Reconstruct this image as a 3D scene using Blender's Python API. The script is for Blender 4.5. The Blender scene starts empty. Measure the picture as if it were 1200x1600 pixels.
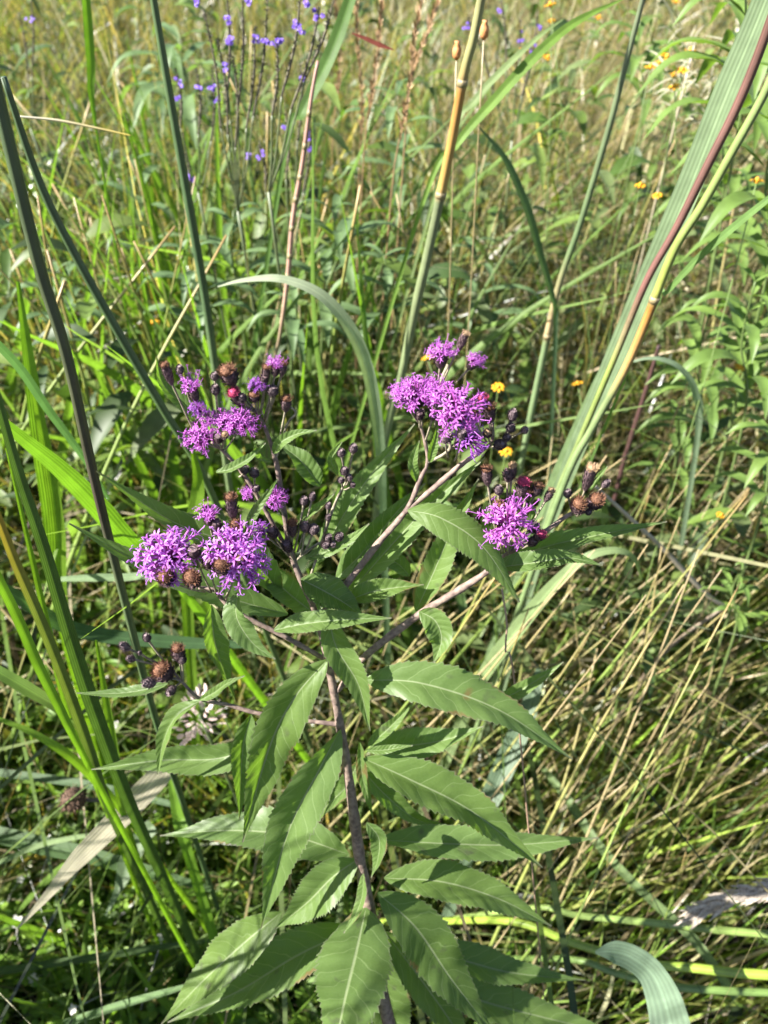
import bpy, math, random
import numpy as np
from mathutils import Vector, Matrix, Quaternion
R = math.radians
random.seed(7); rng = np.random.default_rng(11)
scene = bpy.context.scene
COL = scene.collection

# ---------------------------------------------------------------- camera
PITCH = R(44.0); CAMZ = 1.45; F = 1186.0
cam_data = bpy.data.cameras.new('camera'); cam = bpy.data.objects.new('camera', cam_data); COL.objects.link(cam)
cam.location = (0, 0, CAMZ); cam.rotation_euler = (math.pi / 2 - PITCH, 0, 0)
cam_data.sensor_fit = 'VERTICAL'; cam_data.sensor_height = 36; cam_data.lens = 36 * F / 1600
cam_data.clip_start = 0.02; cam_data.clip_end = 2000
cam_data.dof.use_dof = True; cam_data.dof.focus_distance = 0.50; cam_data.dof.aperture_fstop = 7.5
scene.camera = cam
scene.render.resolution_x = 768; scene.render.resolution_y = 1024

# ---------------------------------------------------------------- sky, sun, exposure
SUN_AZ = R(-103)      # measured from straight ahead (+Y), negative is to the left
SUN_EL = R(41)
world = bpy.data.worlds.new('World'); scene.world = world; world.use_nodes = True
wn = world.node_tree; bg = wn.nodes['Background']
sky = wn.nodes.new('ShaderNodeTexSky'); sky.sky_type = 'NISHITA'; sky.sun_disc = False
sky.sun_elevation = SUN_EL; sky.sun_rotation = SUN_AZ
wn.links.new(sky.outputs[0], bg.inputs[0]); bg.inputs[1].default_value = 0.05
sl = bpy.data.lights.new('sun', 'SUN'); sl.energy = 5.0; sl.angle = R(0.5); sl.color = (1, .96, .89)
so = bpy.data.objects.new('sun', sl); COL.objects.link(so)
sdir = Vector((math.sin(SUN_AZ) * math.cos(SUN_EL), math.cos(SUN_AZ) * math.cos(SUN_EL), math.sin(SUN_EL)))
so.rotation_euler = sdir.to_track_quat('Z', 'Y').to_euler(); so.location = (-3, 2, 5)
scene.view_settings.view_transform = 'Standard'; scene.view_settings.look = 'None'
scene.view_settings.exposure = 2.35; scene.view_settings.gamma = 1
scene.render.engine = 'CYCLES'
scene.cycles.max_bounces = 8; scene.cycles.transmission_bounces = 5; scene.cycles.diffuse_bounces = 2

# ---------------------------------------------------------------- pixel -> world
FW = Vector((0, math.cos(PITCH), -math.sin(PITCH))); UP = Vector((0, math.sin(PITCH), math.cos(PITCH)))
def ray(x, y): return FW + Vector(((x - 600) / F, 0, 0)) + UP * ((800 - y) / F)
def at(x, y, d): return Vector((0, 0, CAMZ)) + ray(x, y) * d
def atY(x, y, Y): r = ray(x, y); return Vector((0, 0, CAMZ)) + r * (Y / r.y)
def atz(x, y, z): r = ray(x, y); return Vector((0, 0, CAMZ)) + r * ((z - CAMZ) / r.z)
def depth(p): return (p - Vector((0, 0, CAMZ))).dot(FW)
CAMP = Vector((0, 0, CAMZ))
ZUP = Vector((0, 0, 1))

# ---------------------------------------------------------------- materials
def nt(name):
    m = bpy.data.materials.new(name); m.use_nodes = True; t = m.node_tree; t.nodes.clear(); return m, t
def N(t, typ, **kw):
    n = t.nodes.new(typ)
    for k, v in kw.items():
        if k.startswith('i_'):
            key = k[2:]; key = int(key) if key.isdigit() else key.replace('_', ' ')
            n.inputs[key].default_value = v
        else: setattr(n, k, v)
    return n
def math_(t, op, a, b=None, c=None):
    n = t.nodes.new('ShaderNodeMath'); n.operation = op
    for i, v in enumerate((a, b, c)):
        if v is None: continue
        if isinstance(v, (int, float)): n.inputs[i].default_value = v
        else: t.links.new(v, n.inputs[i])
    return n.outputs[0]
def mixc(t, fac, a, b, mode='MIX'):
    n = t.nodes.new('ShaderNodeMix'); n.data_type = 'RGBA'; n.blend_type = mode
    for s, v in ((n.inputs[0], fac), (n.inputs[6], a), (n.inputs[7], b)):
        if isinstance(v, (int, float)): s.default_value = v
        elif isinstance(v, tuple): s.default_value = (*v[:3], 1)
        else: t.links.new(v, s)
    return n.outputs[2]
def leafy_out(t, col, tcol, trans, rough, bump=None, spec=.5, sheen=0.0):
    p = N(t, 'ShaderNodeBsdfPrincipled'); t.links.new(col, p.inputs['Base Color'])
    p.inputs['Roughness'].default_value = rough; p.inputs['Specular IOR Level'].default_value = spec
    p.inputs['Sheen Weight'].default_value = sheen; p.inputs['Sheen Roughness'].default_value = .5
    tr = N(t, 'ShaderNodeBsdfTranslucent'); t.links.new(tcol, tr.inputs[0])
    if bump is not None:
        t.links.new(bump, p.inputs['Normal']); t.links.new(bump, tr.inputs['Normal'])
    mx = N(t, 'ShaderNodeMixShader'); mx.inputs[0].default_value = trans
    t.links.new(p.outputs[0], mx.inputs[1]); t.links.new(tr.outputs[0], mx.inputs[2])
    o = N(t, 'ShaderNodeOutputMaterial'); t.links.new(mx.outputs[0], o.inputs[0])

def grass_material(name, trans=.42, rough=.5, stripes=True, tint=(1.9, 2.1, .75), spec=.4):
    """colour comes from each blade's own 'Col'; fine lengthwise ribs and mottling on top"""
    m, t = nt(name)
    a = N(t, 'ShaderNodeAttribute', attribute_name='Col')
    geo = N(t, 'ShaderNodeNewGeometry')
    nz = N(t, 'ShaderNodeTexNoise', i_Scale=55.0, i_Detail=2.0); t.links.new(geo.outputs['Position'], nz.inputs['Vector'])
    f = math_(t, 'MULTIPLY_ADD', nz.outputs[0], .7, .65)
    cc = N(t, 'ShaderNodeCombineXYZ'); [t.links.new(f, cc.inputs[i]) for i in range(3)]
    col = mixc(t, 1.0, a.outputs['Color'], cc.outputs[0], 'MULTIPLY')
    bump = None
    if stripes:
        uv = N(t, 'ShaderNodeUVMap'); sx = N(t, 'ShaderNodeSeparateXYZ'); t.links.new(uv.outputs[0], sx.inputs[0])
        s = math_(t, 'SINE', math_(t, 'MULTIPLY', sx.outputs[1], 44.0))
        k = math_(t, 'MULTIPLY_ADD', s, .10, .95)
        mid = math_(t, 'LESS_THAN', math_(t, 'ABSOLUTE', math_(t, 'SUBTRACT', sx.outputs[1], .5)), .035)
        k = math_(t, 'MULTIPLY_ADD', mid, .3, k)
        c2 = N(t, 'ShaderNodeCombineXYZ'); [t.links.new(k, c2.inputs[i]) for i in range(3)]
        col = mixc(t, 1.0, col, c2.outputs[0], 'MULTIPLY')
        b = N(t, 'ShaderNodeBump', i_Strength=.25, i_Distance=.0006); t.links.new(s, b.inputs['Height']); bump = b.outputs[0]
    tcol = mixc(t, 1.0, col, tint, 'MULTIPLY')
    leafy_out(t, col, tcol, trans, rough, bump, spec)
    return m
M_GRASS = grass_material('meadow_grass', .38, .34, False, spec=.55, tint=(2.35, 2.25, .65))
M_BLADE = grass_material('broad_grass_blade', .42, .5, True, spec=.25)
M_THICK_SHADED = grass_material('thick_shaded_sheath', .25, .45, True)  # thick sheaths; shade put into the material by low translucency
M_STALK = grass_material('grass_stalk', .04, .45, True, spec=.5)
M_HERB = grass_material('undergrowth_leaf', .36, .5, False, spec=.3)

def ironweed_leaf_material():
    m, t = nt('ironweed_leaf')
    uv = N(t, 'ShaderNodeUVMap'); sx = N(t, 'ShaderNodeSeparateXYZ'); t.links.new(uv.outputs[0], sx.inputs[0])
    u, v = sx.outputs[0], sx.outputs[1]
    geo = N(t, 'ShaderNodeNewGeometry'); oi = N(t, 'ShaderNodeObjectInfo')
    av = math_(t, 'MULTIPLY', math_(t, 'ABSOLUTE', math_(t, 'SUBTRACT', v, .5)), 2.0)
    nzw = N(t, 'ShaderNodeTexNoise', i_Scale=60.0, i_Detail=1.0); t.links.new(geo.outputs['Position'], nzw.inputs['Vector'])
    # side veins: u*10 - curved run towards the edge
    run = math_(t, 'MULTIPLY', math_(t, 'POWER', av, 1.3), 1.15)
    ph = math_(t, 'SUBTRACT', math_(t, 'MULTIPLY', u, 11.0), run)
    side = math_(t, 'GREATER_THAN', v, .5)
    ph = math_(t, 'ADD', ph, math_(t, 'MULTIPLY', side, .37))
    ph = math_(t, 'ADD', ph, math_(t, 'MULTIPLY', nzw.outputs[0], 1.0))
    fr = math_(t, 'ABSOLUTE', math_(t, 'SUBTRACT', math_(t, 'FRACT', ph), .5))     # 0 on the vein
    vein = N(t, 'ShaderNodeMapRange', interpolation_type='SMOOTHSTEP'); t.links.new(fr, vein.inputs[0])
    vein.inputs[1].default_value = .0; vein.inputs[2].default_value = .055; vein.inputs[3].default_value = 1; vein.inputs[4].default_value = 0
    vo = N(t, 'ShaderNodeTexVoronoi', feature='DISTANCE_TO_EDGE', i_Scale=330.0); t.links.new(geo.outputs['Position'], vo.inputs['Vector'])
    ret = N(t, 'ShaderNodeMapRange'); t.links.new(vo.outputs[0], ret.inputs[0]); ret.inputs[2].default_value = .10; ret.inputs[3].default_value = 1; ret.inputs[4].default_value = 0
    mid = N(t, 'ShaderNodeMapRange', interpolation_type='SMOOTHSTEP'); t.links.new(av, mid.inputs[0])
    mid.inputs[1].default_value = .015; mid.inputs[2].default_value = .06; mid.inputs[3].default_value = 1; mid.inputs[4].default_value = 0
    nz = N(t, 'ShaderNodeTexNoise', i_Scale=28.0, i_Detail=4.0); t.links.new(geo.outputs['Position'], nz.inputs['Vector'])
    base = mixc(t, nz.outputs[0], (.052, .092, .018), (.112, .166, .042))
    hv = math_(t, 'FRACT', math_(t, 'MULTIPLY', oi.outputs['Random'], 7.31)); base = mixc(t, math_(t, 'MULTIPLY', hv, .5), base, (.045, .082, .022))
    base = mixc(t, math_(t, 'MULTIPLY', oi.outputs['Random'], .45), base, (.10, .155, .052))
    # dusky mildew-like spots
    sp = N(t, 'ShaderNodeTexNoise', i_Scale=75.0, i_Detail=2.0, i_Roughness=.4); t.links.new(geo.outputs['Position'], sp.inputs['Vector'])
    spm = N(t, 'ShaderNodeMapRange'); t.links.new(sp.outputs[0], spm.inputs[0]); spm.inputs[1].default_value = .66; spm.inputs[2].default_value = .78; spm.inputs[4].default_value = .6
    base = mixc(t, spm.outputs[0], base, (.045, .040, .035))
    # margins a little purple, veins pale
    bn = N(t, 'ShaderNodeTexNoise', i_Scale=22.0, i_Detail=3.0); t.links.new(geo.outputs['Position'], bn.inputs['Vector'])
    bm = N(t, 'ShaderNodeMapRange'); t.links.new(math_(t, 'ADD', bn.outputs[0], math_(t, 'MULTIPLY', math_(t, 'POWER', av, 4.0), .16)), bm.inputs[0]); bm.inputs[1].default_value = .74; bm.inputs[2].default_value = .79; bm.inputs[4].default_value = .85
    base = mixc(t, bm.outputs[0], base, (.13, .085, .035))
    em = N(t, 'ShaderNodeMapRange'); t.links.new(av, em.inputs[0]); em.inputs[1].default_value = .95; em.inputs[2].default_value = 1.0; em.inputs[4].default_value = .5
    base = mixc(t, em.outputs[0], base, (.15, .13, .12))
    tipm = N(t, 'ShaderNodeMapRange'); t.links.new(u, tipm.inputs[0]); tipm.inputs[1].default_value = .93; tipm.inputs[2].default_value = 1.0; tipm.inputs[4].default_value = .7
    base = mixc(t, tipm.outputs[0], base, (.13, .09, .11))
    col = mixc(t, math_(t, 'MULTIPLY', vein.outputs[0], .40), base, (.19, .26, .11))
    col = mixc(t, math_(t, 'MULTIPLY', ret.outputs[0], .10), col, (.19, .26, .11))
    col = mixc(t, math_(t, 'MULTIPLY', mid.outputs[0], .75), col, (.24, .29, .15))
    tc = mixc(t, math_(t, 'MULTIPLY', vein.outputs[0], .5), mixc(t, 1.0, base, (2.2, 2.6, .7), 'MULTIPLY'), (.34, .45, .08))
    tc = mixc(t, mid.outputs[0], tc, (.2, .24, .08))
    hgt = math_(t, 'SUBTRACT', math_(t, 'MULTIPLY', math_(t, 'ABSOLUTE', fr), 1.6), math_(t, 'MULTIPLY', mid.outputs[0], .6))
    hgt = math_(t, 'ADD', hgt, math_(t, 'MULTIPLY', vo.outputs[0], .35))
    b = N(t, 'ShaderNodeBump', i_Strength=.3, i_Distance=.0008); t.links.new(hgt, b.inputs['Height'])
    leafy_out(t, col, tc, .42, .46, b.outputs[0], .30, .0)
    return m
M_LEAF = ironweed_leaf_material()

def fuzzy_material(name, c1, c2, scale=300, rough=.7, trans=0.0, bump=.5, tint=(1, 1, 1), spec=.3):
    m, t = nt(name)
    tc_ = N(t, 'ShaderNodeTexCoord')
    geo = N(t, 'ShaderNodeNewGeometry')
    nz = N(t, 'ShaderNodeTexNoise', i_Scale=scale, i_Detail=3.0); t.links.new(geo.outputs['Position'], nz.inputs['Vector'])
    mr = N(t, 'ShaderNodeMapRange'); t.links.new(nz.outputs[0], mr.inputs[0]); mr.inputs[1].default_value = .3; mr.inputs[2].default_value = .7
    col = mixc(t, mr.outputs[0], c1, c2)
    b = N(t, 'ShaderNodeBump', i_Strength=bump, i_Distance=.0008); t.links.new(nz.outputs[0], b.inputs['Height'])
    tc = mixc(t, 1.0, col, tint, 'MULTIPLY')
    leafy_out(t, col, tc, trans, rough, b.outputs[0], spec)
    return m
M_STEM = fuzzy_material('ironweed_stem', (.075, .05, .044), (.20, .148, .12), 260)
M_PED = fuzzy_material('ironweed_pedicel', (.10, .085, .06), (.26, .23, .16), 300)
M_CUP = fuzzy_material('involucre', (.030, .018, .022), (.16, .105, .11), 600, .55, bump=.8)
M_BUD = fuzzy_material('bud_bracts', (.035, .022, .028), (.20, .15, .155), 700, .6, bump=.8)
M_RUST = fuzzy_material('rusty_pappus', (.055, .022, .013), (.21, .10, .055), 900, .8, .15)
M_TAN = fuzzy_material('tan_pappus', (.18, .10, .05), (.42, .30, .18), 900, .8, .15)
M_RED = fuzzy_material('crimson_tuft', (.22, .02, .05), (.45, .06, .16), 900, .7, .2)
M_SOILY = fuzzy_material('brown_seed', (.02, .012, .009), (.12, .07, .045), 500, .85)
M_GREYSEED = fuzzy_material('grey_dry_spikelet', (.24, .20, .16), (.48, .42, .35), 300, .8, .2)
M_YELLOW = fuzzy_material('yellow_petal', (.50, .22, .01), (.66, .36, .02), 200, .5, .35, .1)
M_DISC = fuzzy_material('yellow_disc', (.30, .13, .01), (.55, .30, .02), 400, .7)
M_VIOLET = fuzzy_material('violet_petal', (.10, .05, .33), (.20, .11, .50), 300, .5, .35, .1)
M_VSPIKE = fuzzy_material('vervain_spike', (.04, .03, .03), (.13, .12, .07), 500, .7)
M_WHITE = fuzzy_material('white_petal', (.45, .45, .40), (.65, .63, .58), 300, .6, .3, .1)
M_PINK = fuzzy_material('pale_pink_petal', (.42, .32, .30), (.62, .52, .48), 200, .6, .3, .3)
M_CAPSULE = fuzzy_material('orange_capsule', (.28, .10, .03), (.55, .26, .10), 300, .6)

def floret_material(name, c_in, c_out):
    """petals: tube deep magenta at the throat (u=0), paler violet lobes (u=1), contrast steepened to paint in shaded depths and lit tips"""
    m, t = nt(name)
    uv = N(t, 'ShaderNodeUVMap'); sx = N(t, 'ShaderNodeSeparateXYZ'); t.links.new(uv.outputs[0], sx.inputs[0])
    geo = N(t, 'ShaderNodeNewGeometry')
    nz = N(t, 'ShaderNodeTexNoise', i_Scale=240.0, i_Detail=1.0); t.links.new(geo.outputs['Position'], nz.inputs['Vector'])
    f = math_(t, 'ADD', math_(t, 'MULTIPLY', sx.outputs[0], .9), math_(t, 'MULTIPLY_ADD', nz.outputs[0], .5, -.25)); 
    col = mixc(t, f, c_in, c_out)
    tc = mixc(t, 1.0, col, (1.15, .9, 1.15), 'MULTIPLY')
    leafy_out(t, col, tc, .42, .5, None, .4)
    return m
M_FL1 = floret_material('ironweed_floret', (.22, .01, .17), (.54, .19, .62))  # deep inner tone also paints shade, pale outer tone sunlit tips
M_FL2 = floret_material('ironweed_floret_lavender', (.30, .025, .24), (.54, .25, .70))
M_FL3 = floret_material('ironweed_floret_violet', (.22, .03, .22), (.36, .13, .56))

def ground_material():
    m, t = nt('soil_and_thatch')
    geo = N(t, 'ShaderNodeNewGeometry')
    nz = N(t, 'ShaderNodeTexNoise', i_Scale=9.0, i_Detail=8.0); t.links.new(geo.outputs['Position'], nz.inputs['Vector'])
    n2 = N(t, 'ShaderNodeTexNoise', i_Scale=90.0, i_Detail=4.0); t.links.new(geo.outputs['Position'], n2.inputs['Vector'])
    col = mixc(t, nz.outputs[0], (.012, .009, .006), (.030, .03, .014))
    col = mixc(t, math_(t, 'MULTIPLY', n2.outputs[0], .4), col, (.07, .055, .03))
    b = N(t, 'ShaderNodeBump', i_Strength=.8, i_Distance=.02); t.links.new(n2.outputs[0], b.inputs['Height'])
    p = N(t, 'ShaderNodeBsdfPrincipled', i_Roughness=.95); t.links.new(col, p.inputs['Base Color']); t.links.new(b.outputs[0], p.inputs['Normal'])
    o = N(t, 'ShaderNodeOutputMaterial'); t.links.new(p.outputs[0], o.inputs[0]); return m
M_GROUND = ground_material()

# ---------------------------------------------------------------- mesh helpers
class MB:
    def __init__(s): s.v = []; s.f = []; s.uv = []; s.c = []
    def add(s, vs, fs, uvs=None, cs=None):
        o = len(s.v); s.v += [tuple(p) for p in vs]; s.f += [tuple(i + o for i in f) for f in fs]
        s.uv += uvs if uvs else [(0, 0)] * len(vs)
        s.c += cs if cs else [(.1, .15, .05)] * len(vs)
    def mesh(s, name, mat, smooth=True):
        me = bpy.data.meshes.new(name); me.from_pydata(s.v, [], s.f)
        uvl = me.uv_layers.new(name='UVMap'); idx = np.empty(len(me.loops), np.int32); me.loops.foreach_get('vertex_index', idx)
        uvl.data.foreach_set('uv', np.array(s.uv, np.float32)[idx].ravel())
        ca = me.color_attributes.new('Col', 'FLOAT_COLOR', 'POINT')
        c = np.ones((len(s.v), 4), np.float32); c[:, :3] = np.array(s.c, np.float32)[:, :3]; ca.data.foreach_set('color', c.ravel())
        me.materials.append(mat)
        if smooth: me.polygons.foreach_set('use_smooth', np.ones(len(me.polygons), bool))
        me.update(); return me
    def obj(s, name, mat, parent=None, loc=None, smooth=True):
        """verts are in world coordinates; loc moves the origin"""
        if loc is not None: s.v = [(a - loc[0], b - loc[1], c - loc[2]) for a, b, c in s.v]
        o = bpy.data.objects.new(name, s.mesh(name, mat, smooth)); COL.objects.link(o)
        if loc is not None: o.location = loc
        if parent: o.parent = parent
        return o
def tag(o, label=None, cat=None, group=None, kind=None):
    if label and not kind: kind = 'thing'
    if label: o['label'] = label
    if cat: o['category'] = cat
    if group: o['group'] = group
    if kind: o['kind'] = kind
    return o
def empty(name, loc, label=None, cat=None, group=None):
    o = bpy.data.objects.new(name, None); COL.objects.link(o); o.location = loc; o.empty_display_size = .02
    return tag(o, label, cat, group)

def smooth_path(pts, n):
    """Catmull-Rom through Vectors, evenly sampled"""
    P = [pts[0] * 2 - pts[1]] + list(pts) + [pts[-1] * 2 - pts[-2]]
    out = []
    for i in range(1, len(P) - 2):
        for k in range(12):
            t = k / 12; a, b, c, d = P[i - 1], P[i], P[i + 1], P[i + 2]
            out.append(.5 * ((2 * b) + (c - a) * t + (2 * a - 5 * b + 4 * c - d) * t * t + (3 * b - a - 3 * c + d) * t ** 3))
    out.append(pts[-1].copy())
    L = [0]
    for a, b in zip(out, out[1:]): L.append(L[-1] + (b - a).length)
    res = []; j = 0
    for k in range(n):
        s = L[-1] * k / (n - 1)
        while j < len(L) - 2 and L[j + 1] < s: j += 1
        t = (s - L[j]) / max(1e-9, L[j + 1] - L[j]); res.append(out[j].lerp(out[j + 1], min(1, max(0, t))))
    return res
def tangents(p): 
    n = len(p); return [(p[min(n - 1, i + 1)] - p[max(0, i - 1)]).normalized() for i in range(n)]
def lerpc(a, b, t): return tuple(a[i] + (b[i] - a[i]) * t for i in range(3))
def ramp(stops, t):
    if isinstance(stops[0], (int, float)): return stops
    for (t0, c0), (t1, c1) in zip(stops, stops[1:]):
        if t <= t1: return lerpc(c0, c1, max(0, min(1, (t - t0) / max(1e-6, t1 - t0))))
    return stops[-1][1]
def interp(xs, t):
    """xs: values evenly spread over 0..1"""
    if isinstance(xs, (int, float)): return xs
    k = t * (len(xs) - 1); i = min(int(k), len(xs) - 2); return xs[i] + (xs[i + 1] - xs[i]) * (k - i)

def tube(mb, path, rad, n=8, col=(.1, .1, .1), cap=True):
    T = tangents(path); a = T[0].orthogonal().normalized(); vs = []; cs = []; uv = []; m = len(path)
    for i, p in enumerate(path):
        a = (a - T[i] * a.dot(T[i])).normalized(); b = T[i].cross(a)
        r = rad(i / (m - 1)) if callable(rad) else interp(rad, i / (m - 1)); c = ramp(col, i / (m - 1))
        for k in range(n):
            th = 2 * math.pi * k / n; vs.append(p + (a * math.cos(th) + b * math.sin(th)) * r); cs.append(c); uv.append((i / (m - 1), k / n))
    fs = [(i * n + k, i * n + (k + 1) % n, (i + 1) * n + (k + 1) % n, (i + 1) * n + k) for i in range(m - 1) for k in range(n)]
    if cap: fs += [tuple(range(n))[::-1], tuple(range((m - 1) * n, m * n))]
    mb.add(vs, fs, uv, cs)

def ribbon(mb, path, width, col, normal=None, fold=.25, twist=0.0, across=2, wav=0.0, taper=True):
    """grass blade: V-folded strip. width(t) or list (full width)"""
    T = tangents(path); m = len(path); vs = []; cs = []; uv = []; w = 2 * across + 1
    nn = normal
    for i, p in enumerate(path):
        t = i / (m - 1)
        n0 = (nn if nn is not None else (CAMP - p).normalized() * .8 + ZUP * .5)
        n0 = (n0 - T[i] * n0.dot(T[i])).normalized()
        if twist: n0 = Quaternion(T[i], twist * t if not callable(twist) else twist(t)) @ n0
        s = T[i].cross(n0).normalized(); wd = (width(t) if callable(width) else interp(width, t)) / 2; c = ramp(col, t)
        for k in range(w):
            v = (k - across) / across
            q = p + s * (v * wd * math.cos(fold)) + n0 * (abs(v) * wd * math.sin(fold) + wav * wd * math.sin(t * 23 + v * 2))
            vs.append(q); cs.append(c); uv.append((t, (v + 1) / 2))
    fs = [(i * w + k, i * w + k + 1, (i + 1) * w + k + 1, (i + 1) * w + k) for i in range(m - 1) for k in range(w - 1)]
    mb.add(vs, fs, uv, cs)

def np_mesh(name, V, Fq, C, mat):
    """V (nv,3), Fq (nf,4) quads, C (nv,3)"""
    me = bpy.data.meshes.new(name); me.vertices.add(len(V)); me.vertices.foreach_set('co', V.astype(np.float32).ravel())
    me.loops.add(Fq.size); me.loops.foreach_set('vertex_index', Fq.astype(np.int32).ravel())
    me.polygons.add(len(Fq)); me.polygons.foreach_set('loop_start', np.arange(0, Fq.size, 4, dtype=np.int32))
    me.update(calc_edges=True)
    ca = me.color_attributes.new('Col', 'FLOAT_COLOR', 'POINT'); c = np.ones((len(V), 4), np.float32); c[:, :3] = C; ca.data.foreach_set('color', c.ravel())
    me.materials.append(mat); me.polygons.foreach_set('use_smooth', np.ones(len(Fq), bool))
    o = bpy.data.objects.new(name, me); COL.objects.link(o); return o
def np_ribbons(P, S, W, C, fold=0.0, Nn=None):
    """P (n,k,3) centre lines, S (n,k,3) side unit vectors, W (n,k) half widths, C (n,k,3) -> V,F,C"""
    n, k, _ = P.shape
    A = P - S * W[..., None]; B = P + S * W[..., None]
    if Nn is not None:      # three across, folded
        lift = Nn * (W * fold)[..., None]; V = np.stack([A + lift, P, B + lift], 2).reshape(-1, 3); w = 3
    else: V = np.stack([A, B], 2).reshape(-1, 3); w = 2
    base = (np.arange(n)[:, None, None] * k + np.arange(k - 1)[None, :, None]) * w + np.arange(w - 1)[None, None, :]
    base = base.reshape(-1); Fq = np.stack([base, base + 1, base + w + 1, base + w], 1)
    return V, Fq, np.repeat(C.reshape(-1, 3), w, 0)
def join_np(parts):
    Vs, Fs, Cs = [], [], []; o = 0
    for V, Fq, C in parts: Vs.append(V); Fs.append(Fq + o); Cs.append(C); o += len(V)
    return np.concatenate(Vs), np.concatenate(Fs), np.concatenate(Cs)
def norm(a): return a / np.maximum(1e-9, np.linalg.norm(a, axis=-1, keepdims=True))

# ================================================================= GROUND
def hgt(x, y): return .02 * math.sin(x * 2.1 + 1) * math.cos(y * 1.7) if abs(x) < 20 and y < 20 else 0
g = MB(); xs = [-600, -150, -40, -12] + [i * .5 for i in range(-16, 17)] + [12, 40, 150, 600]; ys = [-600, -100, -20] + [i * .5 for i in range(-6, 30)] + [20, 60, 200, 900]
vs = [(x, y, hgt(x, y)) for y in ys for x in xs]; nx = len(xs)
g.add(vs, [(j * nx + i, j * nx + i + 1, (j + 1) * nx + i + 1, (j + 1) * nx + i) for j in range(len(ys) - 1) for i in range(nx - 1)])
tag(g.obj('ground', M_GROUND), kind='structure')

# ================================================================= MEADOW (stuff)
GREENS = np.array([(.042, .070, .013), (.062, .100, .018), (.095, .145, .028), (.018, .030, .009), (.120, .160, .038), (.055, .076, .026), (.020, .034, .010)])
STRAWS = np.array([(.26, .22, .13), (.40, .35, .23), (.15, .12, .07), (.30, .24, .15), (.30, .29, .17), (.09, .07, .045)])
def field(n, xr, yr, hr, wr, straw, lean=(0, 0), spread=.35, bend=.5, seg=5, hscale=None, cone=True, tipstraw=.3, zbase=0.0, clump=0.0, pal=GREENS, spal=STRAWS):
    x = rng.uniform(*xr, n); y = rng.uniform(*yr, n)
    if cone:     # only where the lens (or a step beside it) could see it
        k = np.abs(x) < .75 + y * .62; x, y = x[k], y[k]
    n = len(x)
    patch = .5 + .5 * np.sin(x * 3.1 + 1.3 * np.sin(y * 2.3)) * np.sin(y * 2.7 + np.cos(x * 2.9))
    out_az = rng.uniform(0, 2 * np.pi, n)
    if clump:      # grass grows in tufts with darker gaps between
        gx = np.round(x / clump); gy = np.round(y / clump); hsh = np.sin(gx * 12.9898 + gy * 78.233) * 43758.5453; h1 = hsh - np.floor(hsh); h2 = (h1 * 917.13) % 1
        kx = (gx + (h1 - .5) * .9) * clump; ky = (gy + (h2 - .5) * .9) * clump; rad = np.abs(rng.normal(0, clump * .20, n))
        loose = rng.random(n) < .25
        x = np.where(loose, x, kx + rad * np.cos(out_az)); y = np.where(loose, y, ky + rad * np.sin(out_az)); patch = patch * .6 + .5 * h1
    h = rng.uniform(*hr, n) * (.75 + .5 * patch)
    if hscale is not None: h *= hscale(x, y)
    w = rng.uniform(*wr, n) / 2
    az = np.where(rng.random(n) < .7, out_az, rng.uniform(0, 2 * np.pi, n)); tl = np.abs(rng.normal(0, spread, n)) if clump else rng.normal(0, spread, n)
    tx = lean[0] + np.cos(az) * tl; ty = lean[1] + np.sin(az) * tl
    bd = np.abs(rng.normal(bend, bend * .6, n))
    t = np.linspace(0, 1, seg + 1)[None, :]
    hx = h[:, None] * (tx[:, None] * t + np.cos(az)[:, None] * bd[:, None] * t ** 2.2 * .7)
    hy = h[:, None] * (ty[:, None] * t + np.sin(az)[:, None] * bd[:, None] * t ** 2.2 * .7)
    hz = h[:, None] * (t - np.minimum(bd[:, None], 1.3) * .38 * t ** 3) + zbase
    P = np.stack([x[:, None] + hx, y[:, None] + hy, np.maximum(hz, .004)], -1)
    # grass grows round, not across, the plant that is photographed
    dy_, dz_ = P[..., 1], P[..., 2] - CAMZ; dp = dy_ * FW.y + dz_ * FW.z; vv = (dy_ * UP.y + dz_ * UP.z) / np.maximum(dp, 1e-3); uu = P[..., 0] / np.maximum(dp, 1e-3)
    ok = ~((dp > 0) & (dp < .74) & (np.abs(uu) < .56) & (np.abs(vv) < .74)).any(1)
    x, y, h, w, az, P = x[ok], y[ok], h[ok], w[ok], az[ok], P[ok]; n = len(x)
    sa = rng.uniform(0, np.pi, n)[:, None] + rng.uniform(-1.2, 1.2, n)[:, None] * t
    S = np.stack([np.cos(sa), np.sin(sa), np.zeros_like(sa)], -1)
    W = w[:, None] * np.clip(.55 + 1.3 * t, 0, 1) * np.clip((1 - t) * 2.2, .05, 1)
    isS = rng.random(n) < (straw(x, y) if callable(straw) else straw)
    c = pal[rng.integers(0, len(pal), n)] * rng.uniform(.4, 1.6, (n, 1))
    c[isS] = spal[rng.integers(0, len(spal), isS.sum())] * rng.uniform(.25, 1.3, (isS.sum(), 1))
    C = np.repeat(c[:, None, :], seg + 1, 1)
    ts = (rng.random(n) < tipstraw)[:, None, None] * (t[..., None] ** 2)
    C = C * (1 - ts) + np.array([.24, .19, .09]) * ts
    return np_ribbons(P, S, W, C)
def keepclear(x, y):   # low close to the camera so the plant in front stays clear
    return np.clip(.30 + .70 * (y - .15) / .85, .28, 1.0)
strawR = lambda x, y: np.clip(.30 + .32 * np.clip(x, -.6, 1.0), .12, .6)
parts = []
# close
parts.append(field(6500, (-1.1, .25), (-.3, 1.1), (.32, .62), (.003, .0085), .12, (0, .0), .35, .6, 6, keepclear))
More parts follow.
